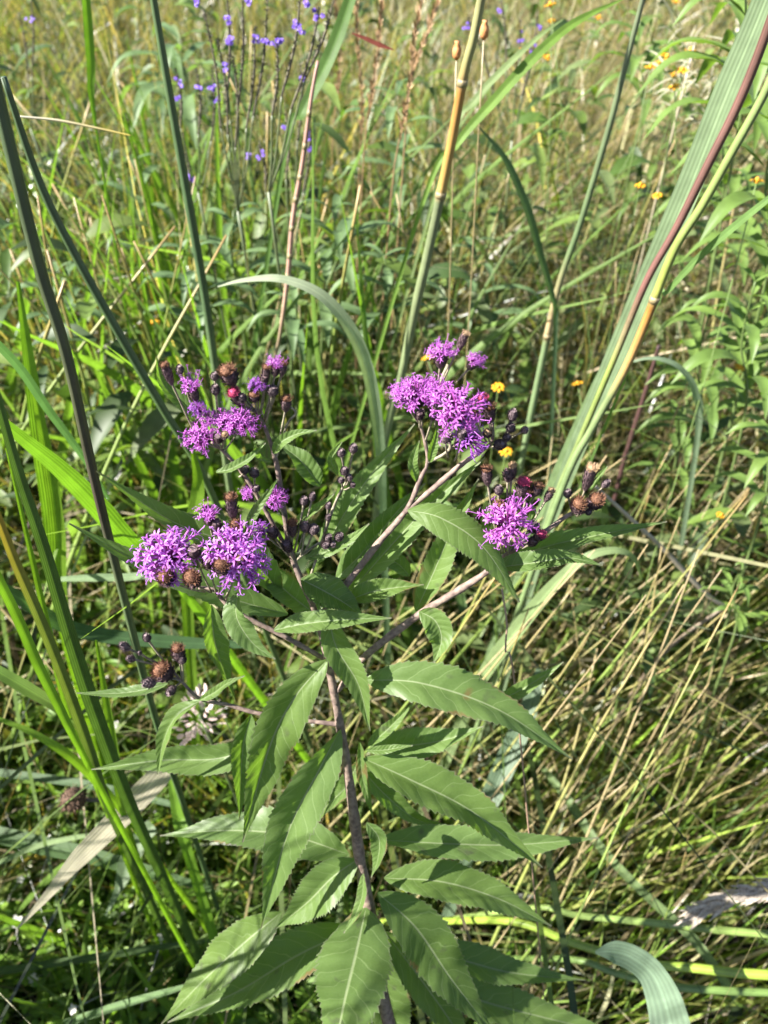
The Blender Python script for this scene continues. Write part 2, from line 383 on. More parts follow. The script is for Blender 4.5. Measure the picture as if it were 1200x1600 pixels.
# tussock mass on the right, leaning up and to the right
BR = np.array([(.10, .165, .02), (.075, .13, .018), (.13, .18, .03), (.03, .055, .012)])
parts.append(field(8000, (.14, 1.5), (-.2, 1.25), (.22, .50), (.0032, .0078), .30, (.40, .12), .22, .28, 6, keepclear, tipstraw=.5, pal=BR * 1.5, spal=STRAWS * 1.35))
# low thatch everywhere close
parts.append(field(9000, (-1.2, 1.4), (-.4, 1.5), (.05, .18), (.0015, .005), .40, (0, 0), .9, .6, 4))
parts.append(field(430, (-1.35, -.66), (-.1, .95), (.55, 1.0), (.006, .014), .2, (.08, .0), .2, .45, 7, cone=False))  # tall stand out of view at the left, added to shade the ground
# taller grass beside and behind the photographer, left of the picture: it throws the striped shade on the leaves
parts.append(field(290, (-1.05, -.54), (-.75, .18), (1.15, 1.65), (.006, .014), .2, (.05, .03), .12, .25, 8, cone=False))
tag(np_mesh('near_grass', *join_np(parts), M_GRASS), 'low tangled green and straw grass around the foot of the purple-flowered plant', 'grass', kind='stuff')
parts = []
parts.append(field(9500, (-2.6, 2.6), (1.0, 2.8), (.50, 1.12), (.004, .011), strawR, (0.02, -.04), .42, .8, 7, clump=.19))
parts.append(field(5500, (-2.6, 2.6), (1.0, 2.8), (.65, 1.15), (.0014, .003), lambda x, y: np.clip(.55 + .3 * x, .35, .95), (.03, -.03), .22, .2, 4))
parts.append(field(9000, (.0, 3.0), (1.3, 3.6), (.6, 1.1), (.001, .0024), .93, (.05, -.05), .38, .5, 5, spal=STRAWS * 1.3))
parts.append(field(11000, (-4.6, 4.6), (2.8, 6.0), (.45, 1.0), (.006, .014), strawR, (0.02, -.03), .4, .6, 5, clump=.34))
parts.append(field(9000, (-4.6, 4.6), (2.8, 6.0), (.6, 1.05), (.002, .004), .8, (.03, -.03), .25, .3, 4, clump=.4))
parts.append(field(15000, (-7, 7), (6.0, 11), (.6, 1.1), (.006, .014), .35, (0, 0), .2, .35, 3))
tag(np_mesh('meadow_grass', *join_np(parts), M_GRASS), 'tall green and straw coloured meadow grass filling the background', 'grass', kind='stuff')

# herb layer: small lance leaves at every height
def herbs(n, xr, yr, zr, Lr, wr, pal, up=.3):
    x = rng.uniform(*xr, n); y = rng.uniform(*yr, n); k = np.abs(x) < .75 + y * .62; x, y = x[k], y[k]; n = len(x)
    # clustered on hidden stems
    cx = np.round(x / .09) * .09 + .03 * np.sin(y * 40); cy = np.round(y / .09) * .09; x = cx + rng.normal(0, .012, n); y = cy + rng.normal(0, .012, n)
    pm = .5 + .5 * np.sin(cx * 7 + 2) * np.cos(cy * 5 + cx * 3)
    z = rng.uniform(*zr, n) * (.55 + .6 * pm) * np.clip(.35 + .65 * (y - .1) / .9, .3, 1)
    L = rng.uniform(*Lr, n); w = L * rng.uniform(*wr, n); az = rng.uniform(0, 2 * np.pi, n); sl = rng.normal(up, .4, n)
    t = np.linspace(0, 1, 5)[None, :]
    dx, dy = np.cos(az)[:, None], np.sin(az)[:, None]
    P = np.stack([x[:, None] + dx * L[:, None] * t, y[:, None] + dy * L[:, None] * t, z[:, None] + L[:, None] * (sl[:, None] * t - .55 * t ** 2)], -1)
    P[..., 2] = np.maximum(P[..., 2], .006)
    S = np.stack([-dy + 0 * t, dx + 0 * t, rng.normal(0, .35, n)[:, None] + 0 * t], -1); S = norm(S)
    Nn = np.stack([0 * t + 0 * dx, 0 * t + 0 * dx, np.ones((n, 5))], -1)
    W = w[:, None] / 2 * np.array([.25, .95, 1.0, .6, .04])[None, :]
    c = pal[rng.integers(0, len(pal), n)] * rng.uniform(.7, 1.25, (n, 1)); C = np.repeat(c[:, None, :], 5, 1)
    return np_ribbons(P, S, W, C, .45, Nn)
HG = np.array([(.055, .098, .020), (.085, .130, .026), (.035, .062, .018), (.105, .145, .036), (.09, .12, .045), (.03, .05, .015)])
BRIGHT = np.array([(.10, .19, .02), (.14, .23, .028), (.08, .15, .02)])
parts = [herbs(9000, (-2.4, 2.4), (.75, 2.8), (.12, .98), (.04, .11), (.20, .34), HG),
         herbs(7000, (-4.5, 4.5), (2.4, 6), (.2, .95), (.05, .10), (.22, .36), HG),
         herbs(8000, (-1.0, .2), (-.3, 1.2), (.10, .34), (.02, .06), (.22, .40), BRIGHT),
         herbs(2600, (.0, 1.3), (-.2, 1.2), (.04, .22), (.012, .04), (.3, .5), HG)]
tag(np_mesh('undergrowth', *join_np(parts), M_HERB), 'leafy green undergrowth growing between the grass blades', 'undergrowth', kind='stuff')

# clover-like ground cover at the left
def clover(n, xr, yr):
    x = rng.uniform(*xr, n); y = rng.uniform(*yr, n); z = rng.uniform(.03, .16, n); parts = []
    for k in range(3):
        az = rng.uniform(0, 6.28, n) if k == 0 else az + 2.094
        L = rng.uniform(.008, .014, n) if k == 0 else L
        t = np.linspace(0, 1, 4)[None, :]; dx, dy = np.cos(az)[:, None], np.sin(az)[:, None]
        P = np.stack([x[:, None] + dx * L[:, None] * t, y[:, None] + dy * L[:, None] * t, z[:, None] + L[:, None] * (.3 * t)], -1)
        S = norm(np.stack([-dy + 0 * t, dx + 0 * t, rng.normal(0, .2, n)[:, None] + 0 * t], -1))
        W = L[:, None] * .48 * np.array([.15, .85, 1.0, .35])[None, :]
        c = BRIGHT[rng.integers(0, 3, n)] * rng.uniform(.8, 1.3, (n, 1)); parts.append(np_ribbons(P, S, W, np.repeat(c[:, None, :], 4, 1)))
    return join_np(parts)
tag(np_mesh('clover', *clover(9500, (-1.0, -.02), (-.1, 1.3)), M_HERB), 'small bright green clover leaves covering the ground at the left', 'clover', kind='stuff')

# ================================================================= IRONWEED PLANT (the subject)
def dm(y): return .440 + (y - 550) * .000235
root_pt = Vector((at(585, 1440, dm(1440)).x + .01, .20, 0))
plant = empty('ironweed', root_pt, 'tall serrate-leaved plant with purple tufted flower clusters in the centre foreground', 'flower')
def pl_obj(mb, name, mat, parent=plant):
    o = mb.obj(name, mat, None); o.parent = parent; 
    o.matrix_parent_inverse = Matrix.Translation(-root_pt) if parent is plant else Matrix()
    return o
def px(x, y, dd=0.0): return at(x, y, dm(y) + dd)

def stemtube(pts, wpx, name='stem', mat=None, n=10, res=None, dds=None):
    P = [px(p[0], p[1], p[2] if len(p) > 2 else 0) for p in pts]
    path = smooth_path(P, res or 10 * len(P)); m = len(path)
    mb = MB(); rr = [interp(wpx, i / (m - 1)) * depth(path[i]) / F / 2 for i in range(m)]
    tube(mb, path, lambda t: rr[min(m - 1, int(round(t * (m - 1))))] * (1 + .06 * math.sin(t * 37) + .05 * math.sin(t * 91)), n)
    return mb, path
# main stem, down to the ground
low = px(578, 1430)
mb, _ = stemtube([(578, 1430), (562, 1340), (547, 1230), (527, 1110), (508, 1015), (490, 950), (457, 872), (444, 800), (432, 725), (414, 668), (398, 640)], [20, 19, 17, 16, 14, 13, 11, 10, 9.5, 8, 6])
path = smooth_path([root_pt, px(612, 1640, .05), px(592, 1530, .018), low], 40)
tube(mb, path, [.0085, .0078, .0066, 10 * depth(low) / F], 10)
stem = pl_obj(mb, 'stem', M_STEM)
branches = {
 'A': ([(527, 1080), (570, 1026), (646, 967), (691, 938), (752, 900), (790, 868), (812, 852)], [8, 10, 12, 12, 12, 10, 7]),
 'A2': ([(784, 872), (815, 852), (852, 830), (888, 805, .004), (905, 800, .004)], [8, 8, 8, 7, 6]),
 'B': ([(498, 965), (545, 908), (590, 850), (635, 797), (656, 750), (668, 722), (664, 690), (656, 662)], [9, 10, 11, 11, 9, 8, 6, 5]),
 'B2': ([(633, 800), (675, 765), (718, 728), (750, 706), (768, 690), (770, 660)], [9, 9, 9, 8, 6, 5]),
 'B3': ([(668, 722), (690, 712), (703, 700), (700, 685)], [6, 5, 5, 4]),
 'C': ([(528, 1132), (470, 1125), (405, 1115), (355, 1101), (313, 1092), (285, 1066), (270, 1048)], [7, 7, 7, 7, 6, 5, 4]),
 'D': ([(508, 1030), (440, 992), (385, 965), (352, 942), (335, 922), (310, 918)], [7, 8, 8, 8, 7, 6]),
 'E': ([(456, 872), (430, 825), (398, 768), (374, 733), (346, 702), (330, 690)], [6, 7, 7, 7, 6, 5]),
 'F': ([(484, 905), (500, 855), (524, 785), (541, 752)], [4, 5, 5, 3]),
 'G': ([(460, 878), (475, 865), (500, 848), (515, 845)], [4, 5, 4, 3]),
 'H': ([(430, 720), (448, 665), (462, 645), (447, 632)], [3, 4, 4, 3]),
}
for k, (pts, w) in branches.items():
    mb, _ = stemtube(pts, w); pl_obj(mb, 'branch', M_STEM if k in 'A A2 B B2 C D E'.split() else M_PED)

# ---- leaves
def ironleaf(pts, w, d0=0.0, d1=0.0, roll=0.0, fold=.6, dm0=None, upn=.55, teeth=32, wave=.10, name='leaf', a=.82, b=1.5, seed=None, bulge=0.0):
    """pts: pixel points base->tip; w px width; d0/d1 depth offset at base/tip (metres)"""
    k = len(pts); P = []
    for i, p in enumerate(pts):
        s = i / (k - 1); dd = d0 + (d1 - d0) * s - bulge * math.sin(math.pi * s); P.append(at(p[0], p[1], (dm(p[1]) if dm0 is None else dm0) + dd))
    n = teeth * 2 + 1; path = smooth_path(P, n); T = tangents(path); A = 4; W = 2 * A + 1
    pk = a / (a + b); mx = pk ** a * (1 - pk) ** b; vs = []; uv = []; rs = random.Random(seed if seed is not None else int(pts[0][0] * 7 + pts[-1][1]))
    tw = rs.uniform(-.4, .4); ph = rs.uniform(0, 6); asym = rs.uniform(-.06, .06); rs_c = rs.uniform(-.05, .3)
    for i, p in enumerate(path):
        t = i / (n - 1); n0 = ((CAMP - p).normalized() * (1 - upn) + ZUP * upn); n0 = (n0 - T[i] * n0.dot(T[i])).normalized()
        n0 = Quaternion(T[i], roll + tw * (t - .4) + .16 * math.sin(t * 5 + ph)) @ n0; s = T[i].cross(n0).normalized()
        hw = .84 * w * depth(p) / F / 2 * max(.0, (t ** a * (1 - t) ** b) / mx) + .0006
        for j in range(W):
            v = (j - A) / A; e = abs(v); hww = hw * (1 + asym * (1 if v > 0 else -1))
            tooth = (1 + (.075 if i % 2 else -.02) * rs.uniform(.1, 1.7)) if e > .99 and 2 < i < n - 3 else 1
            q = p + s * (v * hww * tooth * math.cos(fold))
            lift = e * hww * math.sin(fold) - rs_c * hww * e * e
            und = hww * wave * (math.sin(t * 19 + ph + (2 if v > 0 else 0)) * e ** 2 + .22 * math.sin((t * 11 - e * 1.1) * 6.283) * math.sin(math.pi * e))
            q = q + n0 * (lift + und)
            if e > .99 and i % 2: q = q + T[i] * hww * .10
            vs.append(q); uv.append((t, (v + 1) / 2))
    mb = MB(); mb.add(vs, [(i * W + j, i * W + j + 1, (i + 1) * W + j + 1, (i + 1) * W + j) for i in range(n - 1) for j in range(W - 1)], uv)
    return pl_obj(mb, name, M_LEAF)
L = ironleaf
# lower, behind first
L([(545, 1335), (450, 1305), (350, 1298), (250, 1306)], 92, .03, .05, .0)
L([(590, 1312), (690, 1318), (800, 1320), (935, 1309)], 72, .015, .03, .0)
L([(560, 1450), (470, 1490), (370, 1550), (262, 1598)], 100, .04, .03, 0)
L([(600, 1455), (650, 1520), (700, 1590), (745, 1660)], 82, .03, .04, 0)
L([(620, 1480), (720, 1500), (800, 1520), (915, 1532)], 70, .05, .08, -.3)
L([(640, 1520), (740, 1560), (850, 1590), (980, 1620)], 80, .07, .09, -.2)
L([(585, 1480), (600, 1540), (615, 1600), (630, 1680)], 90, .06, .06, 0)
L([(600, 1372), (690, 1378), (780, 1405), (862, 1447)], 84, .005, .01, .0)
L([(590, 1395), (650, 1450), (705, 1530), (775, 1620)], 92, -.005, -.01, .0, .25)
L([(572, 1418), (556, 1490), (537, 1570), (515, 1680)], 135, -.014, -.03, .0, .2)
L([(440, 1425), (385, 1470), (320, 1530), (252, 1600)], 80, .01, 0, .0, .28)
L([(560, 1342), (520, 1370), (480, 1410), (428, 1452)], 86, .0, .0, -.45, .6)
L([(573, 1285), (592, 1310), (590, 1345), (580, 1372)], 34, -.02, -.03, .5, .5)
L([(568, 1365), (566, 1400), (555, 1430), (537, 1458)], 22, -.02, -.03, .3)
L([(568, 1185), (640, 1218), (740, 1270), (848, 1356)], 96, -.005, -.03, .0)
L([(560, 1190), (540, 1230), (510, 1260), (490, 1290)], 40, .03, .03, 0)
L([(578, 1168), (640, 1165), (700, 1155), (756, 1135)], 66, .02, .02, .0)
L([(560, 1195), (600, 1240), (650, 1280), (700, 1290)], 42, .04, .05, 0)
L([(575, 1165), (600, 1145), (630, 1115), (645, 1098)], 24, -.0, .0, .2)
L([(573, 1172), (600, 1172), (625, 1168), (645, 1165)], 17, -.01, -.01, .2)
L([(562, 1160), (566, 1210), (576, 1250), (583, 1280)], 22, .02, .02, .2)
L([(765, 1098), (800, 1085), (840, 1062), (880, 1034)], 30, .02, .03, .3)
L([(570, 1062), (660, 1068), (780, 1110), (895, 1187)], 98, -.01, -.03, .0)
L([(532, 1140), (500, 1200), (450, 1300), (408, 1450)], 100, -.01, -.04, -.5, .6)
L([(512, 1030), (460, 1090), (420, 1170), (379, 1316)], 98, -.015, -.04, -.5, .6)
L([(392, 1116), (380, 1165), (376, 1220), (374, 1280)], 52, -.0, -.02, -.5, .6)
L([(420, 1160), (340, 1185), (250, 1188), (143, 1202)], 62, .015, .01, -.3, .6)
L([(314, 1094), (275, 1120), (255, 1160), (247, 1210)], 34, -.01, -.02, .2)
L([(312, 1094), (335, 1082), (355, 1068), (382, 1056)], 19, -.005, -.01, .2)
L([(262, 1068), (215, 1080), (170, 1084), (120, 1083)], 24, .005, .0, .0)
L([(330, 945), (335, 1000), (350, 1050), (368, 1096)], 50, .02, .01, -.5, .6)
L([(372, 925), (370, 965), (395, 1005), (430, 1030)], 52, -.02, -.035, .5, .45)
L([(428, 985), (475, 975), (540, 968), (612, 966)], 46, -.025, -.03, .1)
L([(512, 950), (525, 1010), (560, 1070), (578, 1142)], 60, -.01, -.03, .2)
L([(470, 905), (500, 920), (535, 940), (570, 965)], 70, -.005, -.015, .0)
L([(500, 965), (460, 935), (420, 900), (380, 872)], 75, .02, .02, .0)
L([(440, 930), (380, 860), (270, 815), (150, 736)], 74, .02, -.02, .0)
L([(450, 960), (360, 935), (240, 890), (108, 818)], 72, .03, -.01, .0)
L([(318, 665), (290, 635), (255, 600), (244, 557)], 30, .0, .005, .1)
L([(338, 738), (360, 733), (390, 715), (415, 692)], 18, -.015, -.02, .2)
L([(428, 708), (440, 690), (465, 678), (495, 673)], 22, -.01, -.015, .2)
L([(425, 722), (405, 715), (400, 700), (402, 690)], 12, .0, -.01, .2)
L([(384, 832), (398, 800), (415, 775), (434, 748)], 18, -.025, -.025, .4)
L([(527, 742), (518, 722), (524, 705), (534, 690)], 15, -.0, -.0, .2)
L([(458, 825), (480, 805), (500, 790), (522, 772)], 20, -.005, -.01, .2)
L([(478, 872), (510, 862), (545, 845), (577, 818)], 28, -.005, -.015, .2)
L([(495, 880), (540, 800), (585, 735), (648, 662)], 58, .02, .02, .1)
L([(525, 905), (575, 855), (620, 800), (665, 755)], 62, .03, .03, .1)
L([(545, 928), (600, 865), (670, 790), (758, 715)], 66, .02, .015, .1)
L([(545, 938), (580, 925), (620, 918), (662, 914)], 46, .0, .0, .1)
L([(650, 955), (675, 900), (705, 830), (748, 748)], 58, .01, .01, .1)
L([(637, 797), (690, 810), (755, 855), (812, 941)], 66, -.012, -.035, .0, .12, wave=.02)
L([(655, 955), (680, 970), (690, 1000), (678, 1036)], 54, -.01, -.025, .3, .5)
L([(768, 885), (850, 855), (940, 835), (1042, 815)], 46, .005, .01, .1)
L([(768, 888), (830, 880), (890, 872), (942, 884)], 44, -.01, -.02, .1)
L([(650, 752), (645, 730), (648, 710), (655, 688)], 20, -.0, -.0, .2)
L([(672, 722), (676, 700), (680, 685), (684, 662)], 17, -.01, -.01, .2)
L([(757, 858), (755, 835), (758, 810), (764, 785)], 15, -.0, -.0, .2)
L([(828, 815), (832, 800), (830, 788), (827, 778)], 12, -.0, -.0, .2)
L([(920, 766), (930, 752), (938, 742), (949, 728)], 12, -.0, -.0, .2)
L([(640, 900), (620, 880), (590, 870), (555, 862)], 40, .04, .05, .1)
L([(500, 760), (470, 720), (445, 700), (430, 690)], 45, .05, .06, .1)

# ---- flower heads: templates with axis +Z, mouth radius about 1
def bract_cup(mb, length=2.0, r=.78, rows=7, seed=1, flare=1.0):
    rs = random.Random(seed)
    prof = lambda t: r * (math.sin(math.pi * (.12 + .62 * t)) ** .8) * (1 if flare >= 1 else 1 - (1 - flare) * t ** 2)
    path = [Vector((0, 0, -length + length * i / 8)) for i in range(9)]
    tube(mb, path, lambda t: prof(t) * .93, 12)
    for row in range(rows):          # overlapping scale-like bracts
        t = .05 + .85 * row / (rows - 1); cnt = 8
        for k in range(cnt):
            th = 2 * math.pi * (k + .5 * (row % 2)) / cnt + rs.uniform(-.08, .08); rr = prof(t); z = -length + length * t
            o = Vector((math.cos(th), math.sin(th), 0)); s = Vector((-math.sin(th), math.cos(th), 0)); h = length * .24; w = rr * .34
            tipout = 0
            b0 = o * rr * .92 + Vector((0, 0, z)); m0 = o * (prof(min(1, t + .08)) * 1.06 + .01) + Vector((0, 0, z + h * .55)); t0 = o * (prof(min(1, t + .16)) * (1.22) + .08 + rs.uniform(0, .12)) + Vector((0, 0, z + h * rs.uniform(1.0, 1.25)))
            mb.add([b0 - s * w * .7, b0 + s * w * .7, m0 - s * w * .8, m0 + o * .05, m0 + s * w * .8, t0], [(0, 1, 4, 3), (0, 3, 2), (2, 3, 5), (3, 4, 5)])
def floret_tuft(mb, nfl=50, spread=1.0, R_=1.75, seed=1, styles=.3, curl=1.0):
    rs = random.Random(seed)
    for i in range(nfl):
        fr = math.sqrt((i + .5) / nfl); th = i * 2.39996 + rs.uniform(-.3, .3); tilt = fr * 1.28 * spread + rs.uniform(-.1, .1)
        d = Vector((math.sin(tilt) * math.cos(th), math.sin(tilt) * math.sin(th), math.cos(tilt)))
        out = Vector((math.cos(th), math.sin(th), 0))
        ln = R_ * rs.uniform(.62, 1.18) * (1 - .12 * fr)
        b = out * fr * .45 + Vector((0, 0, -.15)); p1 = b + (d * .6 + ZUP * .4) * ln * .5; p2 = b + d * ln
        path = smooth_path([b, p1, p2], 5)
        o = len(mb.v); tube(mb, path, [.035, .05, .085], 5, cap=False)
        for q in range(o, len(mb.v)): mb.uv[q] = (mb.uv[q][0] * .45, 0)
        # five recurved narrow lobes
        a = d.orthogonal().normalized(); c = d.cross(a); r0 = rs.uniform(0, 6)
        for k in range(5):
            ph = r0 + k * 1.2566; e = a * math.cos(ph) + c * math.sin(ph); s = d.cross(e)
            ll = rs.uniform(.30, .50); cu = rs.uniform(.1, .75) * curl
            q0 = p2 + e * .06; q1 = q0 + (d * .8 + e * .6).normalized() * ll * .45; q2 = q1 + (d * (.55 - cu * .4) + e * 1.0).normalized() * ll * .4; q3 = q2 + (d * (.3 - cu) + e * .8).normalized() * ll * .35
            w = .06
            mb.add([q0 - s * w * .7, q0 + s * w * .7, q1 - s * w, q1 + s * w, q2 - s * w * .9, q2 + s * w * .9, q3 - s * w * .25, q3 + s * w * .25], [(0, 1, 3, 2), (2, 3, 5, 4), (4, 5, 7, 6)],
                   [(.45, 0), (.45, 0), (.65, 0), (.65, 0), (.85, 0), (.85, 0), (1, 0), (1, 0)])
        if rs.random() < styles:      # protruding style with two curled branches
            sl_ = rs.uniform(.45, 1.0); e = a * math.cos(r0) + c * math.sin(r0)
            s1 = p2 + d * sl_ * .6 + e * .05; s2 = p2 + d * sl_ + e * .12; o = len(mb.v)
            tube(mb, [p2, s1, s2], [.028, .026, .024], 4, cap=False)
            for sg in (-1, 1):
                f = e * sg; tube(mb, smooth_path([s2, s2 + (d + f).normalized() * .14, s2 + (d + f).normalized() * .14 + (f - d * .5).normalized() * .14, s2 + f * .17 - d * .02], 6), .022, 4, cap=False)
            for q in range(o, len(mb.v)): mb.uv[q] = (.95, 0)
def pappus_tuft(mb, n=170, R_=.68, seed=1, spread=.6, w=.03):
    rs = random.Random(seed)
    o = Vector((0, 0, 0)); tube(mb, [Vector((0, 0, -.25)), Vector((0, 0, .1)), Vector((0, 0, .55 * R_)), Vector((0, 0, .9 * R_))], [.55, .74, .66, .2], 10)
    for i in range(n):
        fr = math.sqrt((i + .5) / n); th = i * 2.39996; tilt = fr * spread * 1.6 + rs.uniform(-.12, .12)
        d = Vector((math.sin(tilt) * math.cos(th), math.sin(tilt) * math.sin(th), math.cos(tilt))); b = Vector((math.cos(th), math.sin(th), 0)) * fr * .5
        l = R_ * rs.uniform(.7, 1.15); s = d.cross(Vector((rs.uniform(-1, 1), rs.uniform(-1, 1), rs.uniform(-1, 1)))).normalized()
        e = b + d * l; e2 = e + (d + s * rs.uniform(-.8, .8)).normalized() * l * .2
        mb.add([b - s * w, b + s * w, e - s * w, e + s * w, e2], [(0, 1, 3, 2), (2, 3, 4)], [(0, 0)] * 2 + [(.8, 0)] * 3)
def tmpl(name, mat, fn, smooth=True, **kw):
    mb = MB(); fn(mb, **kw); return mb.mesh(name, mat, smooth)
ME = {
 'cup': [tmpl('cup', M_CUP, bract_cup, smooth=False, seed=s) for s in (1, 2)],
 'bud': [tmpl('bud', M_BUD, bract_cup, smooth=False, length=1.9, r=.95, seed=s, flare=.55, rows=8) for s in (3, 4)],
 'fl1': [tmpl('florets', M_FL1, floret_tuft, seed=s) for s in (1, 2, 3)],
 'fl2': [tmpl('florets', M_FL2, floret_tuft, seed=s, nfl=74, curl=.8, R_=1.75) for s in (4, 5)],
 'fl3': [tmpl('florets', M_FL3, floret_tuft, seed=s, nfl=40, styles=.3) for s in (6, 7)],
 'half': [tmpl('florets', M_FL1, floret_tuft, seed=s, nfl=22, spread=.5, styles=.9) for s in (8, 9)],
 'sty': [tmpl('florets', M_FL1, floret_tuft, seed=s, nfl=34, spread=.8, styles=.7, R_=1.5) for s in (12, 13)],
 'rust': [tmpl('pappus', M_RUST, pappus_tuft, seed=s) for s in (1, 2)],
 'tan': [tmpl('pappus', M_TAN, pappus_tuft, seed=s, spread=.45) for s in (3,)],
 'red': [tmpl('pappus', M_RED, pappus_tuft, seed=s, spread=.7) for s in (5,)],
}
bud_tip = {}
def head(kind, x, y, r, jx, jy, dd=-.012, up=.35, fw=.0, wpx=3.2, jd=.0, scale_len=1.0):
    """kind of head with its tuft centred on pixel (x, y), tuft radius r px, stalk from pixel (jx, jy)"""
    c = px(x, y, dd); J = px(jx, jy, jd)
    ax = (c - J).normalized() * (1 - up) + ZUP * up + (CAMP - c).normalized() * fw; ax.normalize()
    k = kind; rad = r * depth(c) / F * (.85 if kind in ('fl1', 'fl3', 'sty') else 1)
    S = {'fl1': rad / 1.65, 'fl2': rad / 1.68, 'fl3': rad / 1.65, 'half': rad / 1.4, 'sty': rad / 1.8, 'rust': rad * .95, 'tan': rad * .95, 'red': rad * .95, 'bud': rad * .95, 'cup': rad * 1.1}[k]
    S_cup = {'fl1': .42, 'fl2': .36, 'fl3': .42, 'half': .5, 'sty': .45}.get(k, None)
    org = c - ax * (.35 * rad if k not in ('bud', 'cup') else -.7 * rad)
    q = ax.to_track_quat('Z', 'Y') @ Quaternion((0, 0, 1), random.uniform(0, 6.28))
    nm = {'bud': 'bud', 'cup': 'bud', 'rust': 'spent_head', 'tan': 'spent_head', 'red': 'spent_head'}.get(k, 'flower_head')
    cs = S if S_cup is None else rad * S_cup * 1.15
    cupmesh = random.choice(ME['bud'] if k == 'bud' else ME['cup'])
    o = bpy.data.objects.new(nm, cupmesh); COL.objects.link(o); o.parent = plant; o.matrix_parent_inverse = Matrix.Translation(-root_pt)
    o.matrix_basis = Matrix.Translation(org) @ q.to_matrix().to_4x4() @ Matrix.Diagonal((cs * random.uniform(.85, 1.15), cs * random.uniform(.85, 1.1), cs * scale_len * random.uniform(.9, 1.25), 1))
    if k not in ('bud', 'cup'):
        f = bpy.data.objects.new('florets' if nm == 'flower_head' else 'tuft', random.choice(ME[k])); COL.objects.link(f); f.parent = o
        rel = S / cs; f.matrix_basis = Matrix.Diagonal((rel, rel, rel / scale_len, 1))
    endp = org - ax * cs * scale_len * 1.7
    mb = MB(); mid = (endp * .5 + J * .5) - ax * (endp - J).length * .12
    w = wpx * depth(c) / F / 2; tube(mb, smooth_path([J, mid, endp, endp + ax * cs * .3], 9), [w * 1.1, w, w, w * 1.4], 6); pl_obj(mb, 'pedicel', M_PED)
    return o
H = head
# upper left cluster
H('rust', 257, 570, 10, 312, 690, scale_len=1.5); H('bud', 281, 577, 8, 310, 665)
H('half', 300, 606, 18, 328, 690, fw=.2); H('fl3', 308, 637, 14, 335, 692, fw=.4); H('fl1', 326, 653, 17, 335, 695, fw=.5)
H('fl1', 352, 658, 24, 346, 702, fw=.7); H('fl1', 379, 657, 25, 350, 705, fw=.7); H('fl1', 313, 682, 25, 340, 700, fw=.6)
H('cup', 341, 684, 9, 346, 702, dd=-.02); H('tan', 351, 678, 7, 346, 702, dd=-.03, fw=.5)
H('bud', 335, 588, 8, 340, 650); H('bud', 336, 608, 9, 342, 660); H('rust', 353, 577, 15, 398, 640, fw=.2)
H('red', 364, 612, 11, 400, 645, scale_len=1.5, fw=.2); H('fl3', 402, 599, 16, 404, 650, fw=.3); H('rust', 396, 615, 10, 405, 655, fw=.3)
H('rust', 416, 573, 9, 408, 645, scale_len=1.3); H('half', 431, 571, 13, 412, 655); H('rust', 443, 567, 9, 415, 655, scale_len=1.2)
H('cup', 413, 592, 8, 406, 645); H('bud', 426, 610, 9, 415, 660); H('rust', 448, 622, 10, 432, 700); H('bud', 378, 622, 9, 395, 640)
H('bud', 383, 733, 8, 374, 745); H('bud', 397, 738, 8, 398, 768); H('bud', 400, 763, 7, 404, 780)
H('half', 388, 773, 12, 405, 785); H('fl1', 431, 779, 21, 448, 812, fw=.3)
H('rust', 360, 776, 12, 372, 880, scale_len=1.7, dd=-.03); H('rust', 368, 819, 13, 360, 900, dd=-.03)
H('half', 325, 805, 15, 350, 925, dd=-.02, fw=.1); H('cup', 338, 822, 10, 350, 925, dd=-.02); H('fl3', 406, 826, 14, 448, 862, fw=.2); H('cup', 426, 832, 10, 452, 870)
H('fl2', 263, 866, 42, 318, 922, dd=-.035, fw=.9); H('fl2', 374, 866, 47, 352, 940, dd=-.045, fw=1.1)
H('rust', 256, 900, 15, 320, 925, dd=-.055, fw=.4); H('rust', 298, 901, 15, 330, 926, dd=-.055, fw=.4); H('rust', 345, 882, 14, 340, 932, dd=-.068, fw=.3)
H('cup', 302, 862, 11, 330, 924, dd=-.04); H('cup', 325, 877, 10, 338, 928, dd=-.04); H('tan', 374, 872, 7, 352, 935, dd=-.062, fw=1.2)
H('rust', 457, 816, 10, 455, 862, scale_len=1.3); H('cup', 449, 853, 9, 462, 880); H('bud', 477, 822, 9, 470, 868); H('bud', 490, 827, 9, 474, 866)
H('bud', 475, 782, 7, 460, 860); H('bud', 488, 775, 7, 465, 862); H('bud', 513, 790, 6, 505, 840, ); H('bud', 513, 808, 6, 503, 845)
H('bud', 533, 707, 7, 541, 750); H('bud', 552, 700, 8, 541, 752); H('bud', 538, 735, 7, 541, 755); H('bud', 546, 746, 6, 541, 758); H('bud', 533, 750, 6, 536, 762); H('bud', 551, 757, 5, 538, 765)
H('bud', 513, 840, 8, 502, 852); H('bud', 530, 838, 8, 512, 848); H('bud', 509, 851, 7, 500, 856); H('bud', 520, 850, 6, 505, 856)
